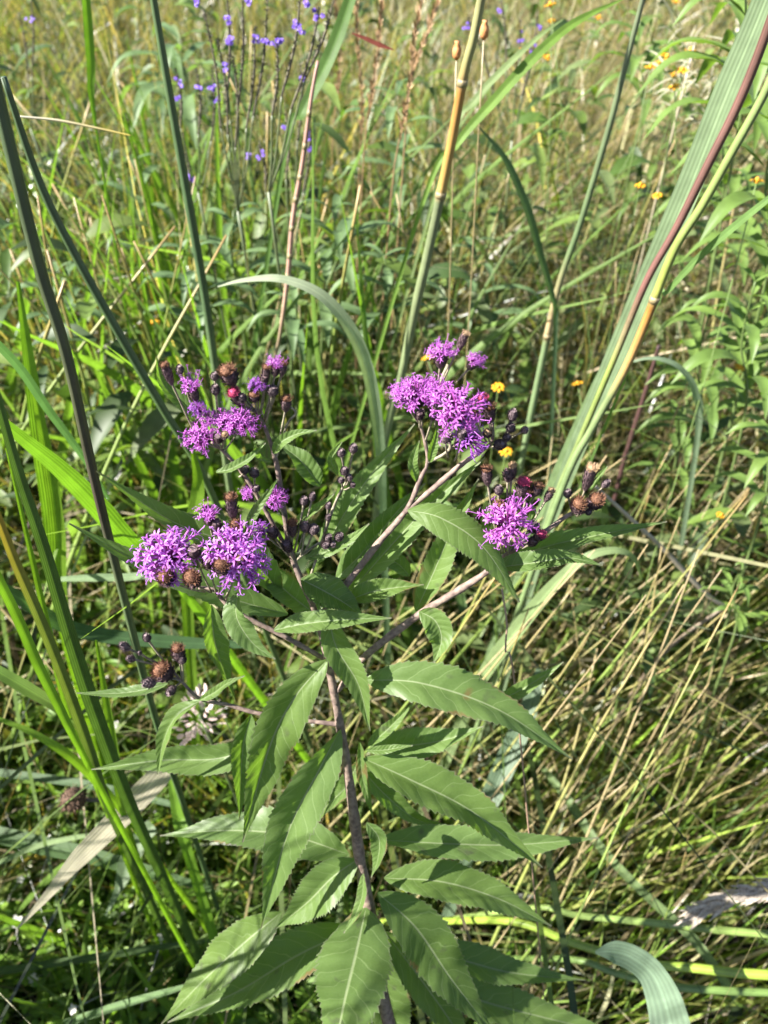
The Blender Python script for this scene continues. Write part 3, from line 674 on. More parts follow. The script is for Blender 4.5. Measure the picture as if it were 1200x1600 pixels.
# right cluster
H('sty', 690, 549, 27, 678, 645, fw=.2, up=.5); H('tan', 728, 520, 8, 690, 600, scale_len=2.4, up=0); H('sty', 744, 562, 20, 700, 610, up=.1)
mb = MB(); tube(mb, smooth_path([px(678, 650), px(688, 600), px(700, 570)], 8), [.0016, .0013, .001], 6); pl_obj(mb, 'pedicel', M_PED)
H('fl1', 652, 614, 32, 660, 665, fw=.5, dd=-.01); H('sty', 624, 612, 22, 655, 662, fw=.2, up=.2); H('fl1', 715, 638, 40, 695, 690, fw=.9, dd=-.03); H('fl1', 680, 610, 22, 680, 665, fw=.3)
H('fl3', 735, 682, 33, 703, 700, fw=.5, up=.1, dd=-.0); H('red', 754, 620, 11, 772, 680, scale_len=1.4); H('rust', 764, 634, 13, 771, 682)
H('rust', 741, 646, 10, 760, 690, fw=.5, dd=-.03)
H('cup', 656, 648, 8, 656, 668); H('cup', 677, 646, 8, 664, 690); H('bud', 696, 683, 11, 700, 715, dd=-.035); H('bud', 722, 678, 9, 710, 720, dd=-.045); H('tan', 762, 674, 8, 768, 692, dd=-.03)
H('bud', 782, 694, 11, 765, 698, up=.1, scale_len=1.2); H('bud', 801, 647, 9, 785, 690, scale_len=1.2); H('bud', 798, 668, 9, 782, 692); H('bud', 820, 672, 7, 790, 690, up=.0); H('bud', 792, 683, 7, 772, 695, up=.1)
H('rust', 760, 732, 11, 782, 865, scale_len=1.2); H('tan', 801, 727, 9, 790, 862, scale_len=1.3); H('cup', 794, 742, 9, 790, 860); H('red', 818, 752, 12, 795, 858); H('rust', 842, 757, 11, 800, 855, up=.1); H('rust', 826, 765, 9, 800, 855)
H('tan', 862, 766, 8, 812, 850, up=0, scale_len=1.3); H('bud', 779, 765, 9, 785, 862); H('rust', 779, 787, 11, 786, 864, dd=-.02); H('fl1', 793, 815, 39, 795, 868, fw=.9, dd=-.03)
H('red', 847, 833, 10, 812, 858, up=.2, dd=-.02); H('cup', 833, 824, 9, 805, 856); H('cup', 833, 846, 8, 810, 858)
H('tan', 925, 730, 12, 902, 800, scale_len=1.9, up=.2); H('bud', 947, 755, 8, 908, 795, up=.1); H('bud', 887, 770, 7, 895, 802); H('rust', 905, 786, 15, 895, 805, fw=.7, dd=-.02); H('rust', 934, 778, 14, 910, 800, fw=.3); H('bud', 920, 800, 6, 905, 803, up=0); H('tan', 912, 793, 7, 900, 806, dd=-.02)
# lower left cluster
H('bud', 193, 1009, 8, 268, 1046, up=.1); H('bud', 229, 996, 8, 262, 1040); H('bud', 204, 1029, 7, 262, 1044, up=0); H('bud', 218, 1020, 4, 255, 1042)
H('rust', 277, 1012, 13, 284, 1062); H('bud', 284, 1030, 7, 286, 1066); H('rust', 249, 1045, 16, 282, 1064, fw=.4, up=.2); H('bud', 231, 1067, 10, 276, 1060, up=0); H('bud', 266, 1080, 9, 284, 1064, up=0, fw=.4)

# ================================================================= INDIVIDUAL GRASSES
def root_down(p, q, n=3):
    """continue past q (the lower end, coming from p) to the ground"""
    d = (q - p).normalized(); d = (d * .5 + Vector((0, 0, -1)) * .5)
    d.normalize(); 
    if d.z > -.3: d = Vector((d.x, d.y, -.3)).normalized()
    L_ = q.z / -d.z; return [q + d * L_ * (i + 1) / n + Vector((0, 0, 0)) for i in range(n)]
def wpts(pts, Y=None, z=None, d=None):
    out = []; k = len(pts)
    for i, p in enumerate(pts):
        s = i / (k - 1)
        if Y is not None: out.append(atY(p[0], p[1], interp(Y, s)))
        elif z is not None: out.append(atz(p[0], p[1], interp(z, s)))
        else: out.append(at(p[0], p[1], interp(d, s)))
    return out
def stalk(pts, wpx, col, label, name='tall_reed_grass', nodes=(), group=None, root=True, cat='grass stalk', **kw):
    P = wpts(pts, **kw); k0 = len(P)
    if root: P = P + root_down(P[-2], P[-1])
    path = smooth_path(P, 14 * len(P)); m = len(path); frac = None
    d0 = depth(P[0]); dl = depth(P[k0 - 1])
    base = path[-1].copy(); e = empty(name, base, label, cat, group)
    # lengths so that the colour stops run over the drawn part
    seg = [0]
    for a, b in zip(path, path[1:]): seg.append(seg[-1] + (b - a).length)
    iv = min(range(m), key=lambda i: (path[i] - P[k0 - 1]).length); Lv = seg[iv]
    def rad(t):
        i = min(m - 1, int(round(t * (m - 1)))); s = seg[i] / Lv; p = path[i]
        w = interp(wpx, min(1, s)) * (depth(p) if s < 1 else dl) / F / 2; 
        for nd in nodes: w *= 1 + .15 * math.exp(-((s - nd) / .008) ** 2)
        return w
    mb = MB(); colf = [(seg[0], None)]
    tube(mb, path, rad, 9, (0, 0, 0)); 
    n = 9; o = 0
    for i in range(m):
        s = min(1, seg[i] / Lv); c = ramp(col, s)
        for nd in nodes:
            if abs(s - nd) < .008: c = lerpc(c, (.16, .12, .06), .7)
        for k in range(n): mb.c[o + i * n + k] = c
    ob = mb.obj('stem', M_STALK, e, base)
    ob.location = (0, 0, 0)
    for nd in nodes:
        i = min(range(m), key=lambda i: abs(seg[i] / Lv - nd)); nb = MB(); w = rad(i / (m - 1))
        tube(nb, [path[max(0, i - 1)].lerp(path[i], .6), path[i], path[min(m - 1, i + 1)].lerp(path[i], .6)], [w * 1.0, w * 1.07, w * 1.0], 9, (.20, .16, .08))
        ob = nb.obj('node', M_STALK, e, base); ob.location = (0, 0, 0)
    return e
def blade(pts, wpx, col, label, name='wild_grass', fold=.25, roll=0.0, twist=0.0, root=True, group=None, cat='grass blade', across=3, normal=None, mat=None, **kw):
    P = wpts(pts, **kw); k0 = len(P)
    rd = root_down(P[-2], P[-1]) if root else []
    n = 16 * k0; path = smooth_path(P + rd, int(n * (1 + (.8 if rd else 0)))); m = len(path)
    seg = [0]
    for a, b in zip(path, path[1:]): seg.append(seg[-1] + (b - a).length)
    iv = min(range(m), key=lambda i: (path[i] - P[k0 - 1]).length); Lv = seg[iv]; dl = depth(P[k0 - 1])
    wv = []
    for i in range(m): s = min(1, seg[i] / Lv); wv.append(interp(wpx, s) * (depth(path[i]) if i < iv else dl) / F)
    cols = [(i / (m - 1), ramp(col, min(1, seg[i] / Lv))) for i in range(m)]
    mb = MB(); tw = (lambda t: roll + twist * t)
    ribbon(mb, path, lambda t: wv[min(m - 1, int(round(t * (m - 1))))], cols, normal, fold, tw, across, .03)
    base = path[-1].copy(); return tag(mb.obj(name, mat or M_BLADE, None, base), label, cat, group)
DG = (.035, .062, .022); MG = (.065, .115, .028); BG = (.10, .19, .022); PG = (.13, .18, .10); BLUEG = (.085, .135, .085); TAN = (.34, .26, .14); ORG = (.24, .115, .025); BRN = (.085, .04, .03); YG = (.15, .19, .045)

stalk([(235, -30), (262, 130), (290, 290), (318, 450), (336, 575), (350, 700)], [11, 13, 14, 13, 12, 11], [(0, (.05, .085, .03)), (.5, (.04, .075, .03)), (1, (.10, .14, .06))], 'thick dark green grass stalk rising above the upper left flower cluster', Y=[.80, .80])
stalk([(-25, 60), (15, 230), (62, 420), (105, 560), (150, 760), (200, 960), (245, 1130)], [22, 20, 17, 15, 13, 12, 11], [(0, (.04, .07, .025)), (.35, (.045, .05, .026)), (.5, (.040, .03, .024)), (.7, (.07, .10, .045)), (1, (.05, .09, .03))], 'long leaning stalk at the left edge, purplish brown in its middle', nodes=(), Y=[.42, .40])
stalk([(5, 120), (60, 280), (110, 385), (185, 520), (255, 640), (330, 770)], [10, 13, 14, 14, 13, 12], [(0, DG), (.6, (.045, .08, .03)), (1, (.06, .10, .03))], 'dark green stalk slanting down to the right behind the upper left flowers', Y=[.62, .62])
stalk([(757, -30), (741, 55), (725, 116), (702, 240), (670, 390), (647, 490), (628, 580), (600, 700)], [14, 15, 15, 15, 15, 14, 13, 12], [(0, (.16, .16, .07)), (.12, (.20, .19, .07)), (.17, ORG), (.35, (.34, .22, .06)), (.36, (.10, .12, .06)), (.6, (.14, .17, .08)), (1, (.13, .17, .08))], 'tall jointed grass stalk, orange near the top, behind the right flower cluster', nodes=(.155, .355), Y=[.85, .85])
stalk([(1012, -30), (975, 110), (950, 205), (908, 345), (872, 450), (848, 560), (815, 720)], [8, 10, 10, 10, 11, 11, 10], [(0, (.09, .11, .06)), (.45, (.08, .12, .05)), (.62, (.30, .22, .12)), (.66, (.12, .17, .08)), (1, (.12, .17, .08))], 'slender grey green stalk between the right flowers and the broad leaves', nodes=(.64,), Y=[.95, .95])
stalk([(1222, -20), (1185, 85), (1150, 170), (1105, 260), (1055, 360), (1010, 440), (960, 560), (905, 690), (860, 800)], [15, 15, 14, 12, 11, 10, 10, 9, 9], [(0, BRN), (.45, (.12, .055, .045)), (.55, (.16, .14, .07)), (.62, YG), (1, (.12, .16, .07))], 'dark red brown stalk lying on the broad striped blades at the right', Y=[.66, .66])
stalk([(1230, 60), (1195, 145), (1140, 245), (1095, 325), (1053, 392), (1010, 500), (975, 580), (925, 670), (880, 760)], [14, 14, 14, 14, 14, 13, 12, 12, 11], [(0, (.13, .18, .06)), (.35, YG), (.47, (.22, .24, .05)), (.49, ORG), (.62, (.33, .20, .07)), (.72, (.13, .17, .07)), (1, (.12, .17, .07))], 'jointed stalk at the right turning from yellow green to orange', nodes=(.475,), Y=[.64, .64])
bl = 'grass blade'
blade([(1230, -90), (1185, 30), (1135, 150), (1075, 300), (1010, 450), (945, 600), (895, 720), (845, 860)], [40, 48, 46, 42, 36, 32, 28, 20], (.125, .17, .095), 'broad pale striped blade running down from the top right corner', Y=[.70, .70], fold=.2, normal=Vector((-.75, -.6, .35)))
blade([(1040, 430), (985, 540), (930, 640), (880, 760), (850, 850)], [4, 16, 24, 22, 12], (.13, .18, .10), 'pale blade tucked under the yellow green stalk, behind the rightmost buds', Y=[.70, .70], fold=.3, normal=Vector((-.75, -.6, .35)))
blade([(1010, 440), (960, 540), (905, 660), (855, 780), (800, 920), (760, 1040)], [5, 14, 18, 18, 16, 12], (.12, .17, .08), 'narrow pale blade left of the striped blades, behind the rightmost buds', Y=[.74, .74], normal=Vector((-.75, -.6, .35)))
blade([(975, -2), (900, 35), (840, 85), (775, 155), (715, 225), (660, 320)], [2, 14, 18, 17, 11, 7], (.10, .17, .03), 'bright green arching blade reaching from the top centre to the right', Y=[.95, .86], root=True, fold=.35)
blade([(880, 30), (845, 55), (790, 105), (740, 160), (700, 235)], [2, 9, 12, 10, 6], (.15, .20, .08), 'pale green blade just below the bright arching one at the top', Y=[1.1, 1.05])
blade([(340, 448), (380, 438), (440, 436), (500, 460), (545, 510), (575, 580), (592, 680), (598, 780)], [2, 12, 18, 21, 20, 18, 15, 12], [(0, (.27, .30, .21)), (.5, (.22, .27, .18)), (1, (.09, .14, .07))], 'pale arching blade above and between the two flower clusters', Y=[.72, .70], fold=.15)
blade([(748, 198), (790, 250), (825, 330), (845, 400), (862, 460), (868, 520)], [2, 12, 13, 11, 9, 7], (.06, .10, .055), 'dusky blue green drooping blade right of the orange jointed stalk', Y=[.9, .93])
blade([(-10, 600), (30, 740), (70, 860), (115, 1010), (155, 1130), (205, 1260)], [14, 20, 24, 26, 24, 20], (.045, .082, .022), 'wide dark green blade at the left edge beside the bright blades', mat=M_THICK_SHADED, Y=[.36, .34], fold=.5)  # green darkened to paint in the shade on this blade
blade([(-10, 790), (25, 880), (60, 960), (100, 1060), (140, 1170), (170, 1260)], [14, 20, 20, 20, 18, 16], [(0, (.20, .13, .03)), (.25, (.10, .12, .035)), (1, (.05, .085, .025))], 'green stalk with a yellowed upper end at the left edge', mat=M_THICK_SHADED, Y=[.38, .36], fold=.6)
blade([(-20, 522), (30, 575), (75, 640), (130, 715), (170, 780)], [14, 15, 13, 9, 5], (.045, .09, .05), 'dark blue green blade crossing the leaning stalk at the left', Y=[.5, .56], root=False)
blade([(-20, 640), (40, 690), (95, 735), (150, 790), (205, 850), (260, 890)], [14, 24, 33, 36, 30, 16], BG, 'bright yellow green blade sloping down towards the lavender flower head', Y=[.5, .55], root=True, fold=.3)
blade([(28, 440), (45, 560), (62, 680), (80, 800), (92, 930)], [6, 22, 28, 26, 20], (.11, .20, .02), 'upright bright green blade behind the bright sloping one', Y=[.62, .60])
blade([(52, 600), (75, 720), (90, 830), (98, 960)], [10, 22, 26, 22], (.12, .21, .02), 'second upright bright green blade, lower and to the right of its twin', Y=[.60, .58])
blade([(-20, 870), (25, 960), (60, 1040), (95, 1110), (130, 1180)], [14, 16, 16, 14, 10], (.11, .20, .02), 'thin sunlit green blade low at the left edge', Y=[.33, .30])
blade([(-20, 1040), (40, 1075), (95, 1110), (140, 1158)], [18, 22, 16, 3], [(0, (.09, .16, .03)), (.8, (.12, .18, .03)), (1, (.36, .30, .06))], 'green blade with a yellow tip at the lower left edge', d=[.70, .72], root=False)
blade([(28, 1450), (75, 1398), (120, 1345), (180, 1285), (240, 1222), (262, 1195)], [3, 16, 30, 36, 38, 36], (.36, .33, .24), 'pale dead straw coloured blade lying diagonally at the lower left', 'dead_grass', z=[.62, .60], root=False, fold=.15)
blade([(300, 700), (290, 790), (300, 700)][0:1] + [(310, 760), (300, 820), (290, 880)], [6, 22, 24, 20], (.11, .19, .02), 'short bright green blade behind the left flower cluster', Y=[.6, .6])
blade([(132, -30), (138, 40), (143, 110), (150, 200)], [12, 15, 12, 4], BG, 'bright green blade hanging at the top left', Y=[1.0, 1.02], root=True)
blade([(560, -40), (530, 50), (505, 110), (470, 180), (445, 240)], [16, 22, 22, 16, 8], (.07, .13, .03), 'dark green blade between the violet spikes and the brown tassels', Y=[1.05, 1.0])
blade([(550, 52), (570, 60), (592, 70), (615, 78)], [2, 7, 8, 2], (.17, .045, .035), 'short red brown leaf tip crossing the brown grass at the top', Y=[.95, .95], root=False)
stalk([(1230, 1462), (1110, 1452), (1000, 1440), (900, 1430), (840, 1418)], [13, 12, 12, 11, 9], (.14, .20, .05), 'light green stalk lying flat at the lower right, below the grey seed head', z=[.44, .40])
stalk([(1230, 1525), (1150, 1520), (1080, 1512), (1010, 1505), (900, 1475), (800, 1440)], [16, 15, 14, 13, 13, 12], (.17, .24, .03), 'bright lime green stalk lying behind the twisted broad blade', z=[.46, .40])
stalk([(1230, 1552), (1130, 1548), (1040, 1540), (960, 1520), (900, 1500)], [11, 12, 12, 11, 10], (.10, .16, .04), 'lowest green stalk lying at the lower right corner', z=[.34, .30])
blade([(1058, 1660), (1048, 1600), (1036, 1555), (1018, 1520), (990, 1497), (960, 1487), (930, 1488)], [64, 66, 58, 46, 40, 34, 4], (.13, .185, .125), 'broad blue green blade bending over at the lower right corner', z=[.52, .60], root=False, fold=.12, normal=Vector((-.55, -.3, .8)))
blade([(1003, 905), (990, 872), (960, 860), (915, 872), (870, 910), (815, 975), (750, 1065)], [3, 10, 16, 22, 24, 24, 20], (.15, .20, .09), 'pale green blade arching under the right-hand leaves', Y=[.58, .56], fold=.2)
blade([(1215, 300), (1150, 352), (1090, 405), (1040, 460), (1015, 500)], [10, 13, 12, 9, 5], (.10, .17, .05), 'green blade slanting across the leafy plants at the right', Y=[.62, .68])
blade([(845, 1045), (825, 1110), (800, 1170), (770, 1240), (745, 1300)], [14, 30, 36, 34, 20], (.085, .125, .075), 'wide grey green blade standing behind the right-hand leaves', z=[.55, .40])
blade([(840, 1190), (880, 1240), (935, 1320), (1000, 1390), (1085, 1470), (1150, 1560)], [8, 15, 14, 14, 16, 14], (.11, .16, .06), 'green blade running diagonally down the straw tussock at the lower right', z=[.32, .28], root=False)
blade([(1062, 575), (1035, 562), (1010, 560), (990, 565)][::-1] + [(1085, 610), (1090, 680)], [3, 8, 10, 12, 12, 9], (.15, .20, .13), 'small pale curling blade right of the striped blades', Y=[.8, .8])
blade([(95, 905), (150, 903), (200, 902), (250, 896)], [8, 13, 13, 12], (.13, .19, .09), 'pale blade lying level beneath the left-hand leaves', Y=[.55, .55], root=False)
blade([(-20, 905), (30, 935), (120, 985), (260, 1003), (400, 1008)], [18, 24, 24, 20, 10], (.04, .08, .03), 'dark green blade passing behind the small bud cluster', Y=[.48, .5], root=False)
blade([(-20, 1205), (60, 1215), (130, 1225), (200, 1240), (290, 1262)], [12, 13, 13, 12, 8], (.05, .09, .035), 'dusky blade above the round brown seed head', z=[.42, .45], root=False)
blade([(-20, 1300), (60, 1320), (150, 1340), (260, 1370), (330, 1390)], [24, 28, 24, 18, 8], (.045, .085, .025), 'wide dark blade crossing under the dead blade at the lower left', z=[.36, .36], root=False)
blade([(-20, 1358), (50, 1325), (110, 1310), (180, 1300)], [8, 9, 8, 3], (.14, .20, .08), 'thin pale blade just above the wide dark one', z=[.44, .46], root=False)
blade([(165, 1430), (185, 1390), (200, 1350), (218, 1312), (240, 1290)], [3, 12, 30, 32, 24], (.12, .17, .09), 'short striped blade right of the dead blade', z=[.38, .42], root=False)
blade([(262, 1210), (272, 1245), (280, 1280), (290, 1320)], [2, 16, 22, 16], (.11, .21, .02), 'small bright green leaf tip behind the lowest left leaf', z=[.50, .44])
blade([(100, 1600), (190, 1570), (260, 1550), (330, 1530)][::-1], [4, 10, 12, 12], (.09, .16, .05), 'thin green blade along the bottom edge at the left', z=[.45, .40], root=False)
blade([(330, 1470), (250, 1480), (120, 1500), (-20, 1520)], [6, 11, 12, 12], (.05, .09, .025), 'dark flat blade near the bottom edge at the left', z=[.28, .28], root=False)

for (p, w_, lb) in (([(10, 700), (45, 850), (75, 980), (110, 1120)], [4, 9, 11, 10], 'slender sunlit blade left of the upright bright pair'),
                    ([(-10, 1120), (60, 1150), (130, 1200), (200, 1280)], [6, 14, 14, 8], 'sunlit blade sloping down above the dead straw blade'), ([(150, 1000), (165, 1090), (180, 1180), (190, 1260)], [4, 12, 14, 10], 'short sunlit blade left of the small bud cluster')):
    blade(p, w_, (.11, .19, .02), lb, Y=[.40, .38])

# pink-brown knobbly stem, brown tassels
stalk([(497, 95), (487, 150), (472, 260), (458, 340), (450, 430), (438, 520), (420, 620)], [5, 7, 8, 8, 7, 6, 5], [(0, (.30, .16, .13)), (.6, (.33, .20, .15)), (1, (.12, .14, .06))], 'thin pink brown dry stem between the dark stalk and the violet spikes', 'dry_weed', cat='dry stem', nodes=(.12, .2, .28, .34, .42, .5, .58), Y=[.95, .92])
stalk([(930, 760), (985, 810), (1040, 862), (1100, 925), (1135, 950)], [5, 7, 8, 8, 7], (.30, .26, .20), 'pale dead twig leaning through the grass right of the buds', 'dead_twig', cat='twig', nodes=(.5,), Y=[.72, .74], root=False)
stalk([(1130, 950), (1060, 1000), (1010, 1050), (960, 1130)], [6, 6, 6, 5], (.17, .13, .09), 'second dead twig meeting the first and sloping the other way', 'dead_twig', cat='twig', Y=[.74, .7])
stalk([(784, 920), (792, 975), (790, 1020), (804, 1068)], [3, 3, 3, 3], (.26, .17, .12), 'hair-thin curved dry stem hanging right of the branch', 'dry_weed', cat='dry stem', d=[.60, .62])
stalk([(1030, 540), (1000, 640), (975, 720), (955, 800)], [6, 8, 8, 7], (.06, .03, .028), 'dark maroon stem standing behind the striped blades', 'dry_weed', cat='dry stem', Y=[.95, .95])
stalk([(30, 182), (90, 188), (150, 200), (205, 212)], [3, 4, 4, 2], [(0, (.3, .28, .22)), (.7, (.3, .25, .1)), (1, (.4, .3, .05))], 'thin bent straw lying level at the upper left', 'dry_weed', cat='dry stem', Y=[.8, .8], root=False)

def tassel(pts, label, wr, Y, n, col, spread=14):
    P = wpts(pts, Y=Y); rd = root_down(P[-2], P[-1]); path = smooth_path(P + rd, 30); base = path[-1]; e = empty('grass_tassel', base, label, 'dry grass', 'brown grass tassels')
    mb = MB(); tube(mb, path, .0012, 6, (.22, .14, .07)); o = mb.obj('stem', M_STALK, e, base); o.location = (0, 0, 0)
    mb = MB(); top = smooth_path(P, 40); rs = random.Random(n)
    for i in range(n):
        t = rs.random() ** 1.2 * .75; p = top[int(t * 39)]; u = -tangents(top)[int(t * 39)]
        d = (u * rs.uniform(.5, 1.2) + Vector((rs.uniform(-1, 1), rs.uniform(-1, 1), rs.uniform(-.3, .6))) * .45).normalized(); l = rs.uniform(.006, .016)
        ribbon(mb, [p, p + d * l * .5, p + d * l], [.0006, .0026, .0003], lerpc((.20, .10, .045), (.38, .26, .13), rs.random()), None, .3, across=1)
    o = mb.obj('seed_head', M_STALK, e, base); o.location = (0, 0, 0)
for k, (pts, Y) in enumerate([([(662, -20), (648, 60), (640, 130), (625, 215), (612, 300)], 1.15), ([(600, -30), (592, 60), (580, 150), (568, 250)], 1.25), ([(692, -20), (668, 50), (645, 110), (636, 180)], 1.2), ([(555, -20), (560, 80), (566, 180), (560, 300)], 1.4), ([(520, -20), (530, 60), (528, 140), (520, 220)], 1.6)]):
    tassel(pts, ['brown seed tassel on its own, nearest the orange jointed stalk', 'brown seed tassel second from the dark green blade', 'forked brown tassel close behind the first', 'thin brown tassel left of the others', 'faint brown tassel beside the violet spikes'][k], 4, [Y, Y], 190, TAN)

# ================================================================= MEDIUM GRASS STEMS, copied individually
def proto_blade(name, L_, w, bend, col, seed, tube_=False):
    mb = MB(); P = [Vector((0, 0, 0)), Vector((bend * .1, 0, L_ * .35)), Vector((bend * .45, 0, L_ * .7)), Vector((bend, 0, L_ * .95))]
    path = smooth_path(P, 18)
    if tube_: tube(mb, path, [w * .5, w * .45, w * .35, w * .15], 6, col)
    else: ribbon(mb, path, lambda t: w * min(1, .6 + t * 1.2) * min(1, (1 - t) * 2.4 + .03), col, Vector((1, .2, .1)), .3, .8, 2)
    me = mb.mesh(name, M_STALK if tube_ else M_BLADE); return me
PB = [proto_blade('grass_blade', 1, .015, .22, [(0, (.05, .09, .02)), (1, (.10, .17, .03))], 1), proto_blade('grass_blade', 1, .012, .45, [(0, (.06, .10, .03)), (1, (.12, .18, .05))], 2),
      proto_blade('grass_blade', 1, .012, .10, [(0, (.06, .11, .02)), (1, (.09, .16, .02))], 3)]
PT = [proto_blade('grass_stem', 1, .0072, .06, [(0, (.09, .15, .025)), (.5, (.17, .19, .05)), (1, (.25, .19, .09))], 1, True), proto_blade('grass_stem', 1, .0065, .10, [(0, (.08, .15, .025)), (.8, (.14, .19, .04)), (1, (.3, .2, .08))], 2, True),
      proto_blade('grass_stem', 1, .0062, .03, [(0, (.14, .13, .06)), (1, (.27, .21, .11))], 4, True)]
def scatter(meshes, name, n, fn, label, group, cat, wide=1):
    for i in range(n):
        base, ln, ax, rz = fn(i)
        o = bpy.data.objects.new(name, random.choice(meshes)); COL.objects.link(o)
        q = ax.to_track_quat('Z', 'Y') @ Quaternion((0, 0, 1), rz); o.rotation_mode = 'QUATERNION'; o.rotation_quaternion = q
        o.location = base; s = random.uniform(.6, 1.2); o.scale = (s * ln ** .4, s * ln ** .4, ln)
        tag(o, label, cat, group)
        if wide != 1: o.scale = (o.scale.x * wide, o.scale.y * wide, o.scale.z)
def f_right(i):      # tussock stems leaning up and right, aimed by where their tips stand
    x = random.uniform(880, 1230); y = random.uniform(610, 1120) if i % 3 else random.uniform(900, 1330)
    tip = atz(x, y, random.uniform(.66, .92) if y < 900 else random.uniform(.42, .60)); ax = Vector((random.gauss(.42, .2), random.gauss(.12, .2), 1)).normalized()
    return tip - ax * (tip.z / ax.z), tip.z / ax.z, ax, random.uniform(0, 6.28)
scatter(PT, 'tussock_grass', 100, f_right, 'straw and green stem in the right-hand tussock, leaning to the upper right', 'tussock stems leaning to the upper right', 'grass stem', .8)
def f_left(i):
    x = random.uniform(-60, 500); y = random.uniform(-30, 420)
    tip = atY(x, y, random.uniform(.85, 1.9)); tip.z = min(tip.z, 1.15); ax = Vector((random.gauss(.03, .22), random.gauss(0, .12), 1)).normalized()
    return tip - ax * (tip.z / ax.z), tip.z / ax.z, ax, random.uniform(0, 6.28)
scatter(PB + PT[1:2], 'meadow_grass_shoot', 200, f_left, 'upright green grass blade in the crowded meadow at the upper left', 'upright blades at the upper left', 'grass blade', 1.45)
def f_top(i):
    x = random.uniform(480, 1230); y = random.uniform(-30, 430)
    tip = atY(x, y, random.uniform(1.1, 2.8)); tip.z = min(tip.z, 1.05); ax = Vector((random.gauss(.04, .2), random.gauss(0, .15), 1)).normalized()
    return tip - ax * (tip.z / ax.z), tip.z / ax.z, ax, random.uniform(0, 6.28)
scatter(PB[:2] + PT, 'wispy_grass', 110, f_top, 'thin grass stem in the hazy meadow behind the right flower cluster', 'thin stems at the upper right', 'grass stem')
def f_low(i):
    x = random.uniform(-60, 430); y = random.uniform(980, 1640)
    tip = atz(x, y, random.uniform(.22, .42)); ax = Vector((random.gauss(-.1, .45), random.gauss(.0, .4), 1)).normalized()
    return tip - ax * (tip.z / ax.z), tip.z / ax.z, ax, random.uniform(0, 6.28)
scatter(PB, 'low_grass', 130, f_low, 'bright green blade in the shady grass at the lower left', 'blades in the lower left grass', 'grass blade', 1.15)

# ================================================================= SMALL FLOWERS
def yellow_flower(root, r):
    mb = MB()
    for k in range(9):
        th = k * 2 * math.pi / 9 + .1 * math.sin(k * 5); d = Vector((math.cos(th), math.sin(th), .12)).normalized()
        ribbon(mb, [d * r * .22, d * r * .55 + ZUP * r * .06, d * r * .85, d * r * 1.05 - ZUP * r * .08], [r * .16, r * .42, r * .40, r * .12], (0, 0, 0), ZUP, .2, across=1)
    mb.obj('petals', M_YELLOW, root)
    mb = MB(); tube(mb, [Vector((0, 0, -r * .05)), Vector((0, 0, r * .12)), Vector((0, 0, r * .26)), Vector((0, 0, r * .33))], [r * .3, r * .34, r * .25, r * .08], 12); mb.obj('disc', M_DISC, root)
    mb = MB(); tube(mb, smooth_path([Vector((0, 0, -.9)), Vector((.02, .01, -.5)), Vector((0, 0, -.15)), Vector((0, 0, 0))], 12), .0013, 6, (.10, .15, .04)); mb.obj('flower_stem', M_STALK, root)
YF = [(860, 10, 1.6), (862, 35, 1.7), (935, 30, 1.8), (818, 80, 1.6), (1040, 91, 1.5), (1016, 107, 1.5), (1065, 112, 1.5), (1051, 119, 1.6), (1054, 138, 1.4), (1078, 80, 1.7), (1000, 292, 1.2), (1182, 285, 1.15), (855, 92, 1.7), (1056, 5, 1.8), (1027, 307, 1.3), (1030, 100, 1.7),
      (778, 606, .78), (790, 706, .78), (668, 560, .95), (903, 600, .95), (1155, 575, .85), (1125, 806, .72), (240, 505, 1.0)]
YL = {0: 'yellow daisy-like flower at the very top, left of its neighbours', 10: 'yellow flower alone in the tan grass between the slender stalk and the striped blades', 11: 'yellow flower at the right edge beside the leafy plants', 16: 'yellow flower peeping out just right of the topmost purple heads',
      17: 'yellow flower below the dark buds of the right flower cluster', 18: 'small yellow flower left of the topmost purple head', 19: 'small yellow flower right of the right cluster, beside the striped blades', 20: 'small yellow flower among green leaves near the right edge', 21: 'yellow flower among straw stems at the right, level with the last buds', 22: 'pale yellow flower at the left above the upper left cluster'}
proto = None
for i, (x, y, Y) in enumerate(YF):
    if i < 16: Y *= .78
    c = atY(x, y, Y)
    if proto is None: proto = empty('yellow_flower', c); yellow_flower(proto, .015); e = proto
    else:
        e = proto.copy(); COL.objects.link(e)
        for ch in list(proto.children): k = ch.copy(); COL.objects.link(k); k.parent = e
    e.location = c; s = random.uniform(.4, .65); e.scale = (s, s, 1 if c.z < .9 else c.z / .9); e.rotation_euler = (random.uniform(-.5, .35), random.uniform(-.4, .4), random.uniform(0, 6))
    tag(e, YL.get(i, 'small yellow flower in the sunny tan grass at the top right'), 'flower', 'yellow flowers in the meadow')

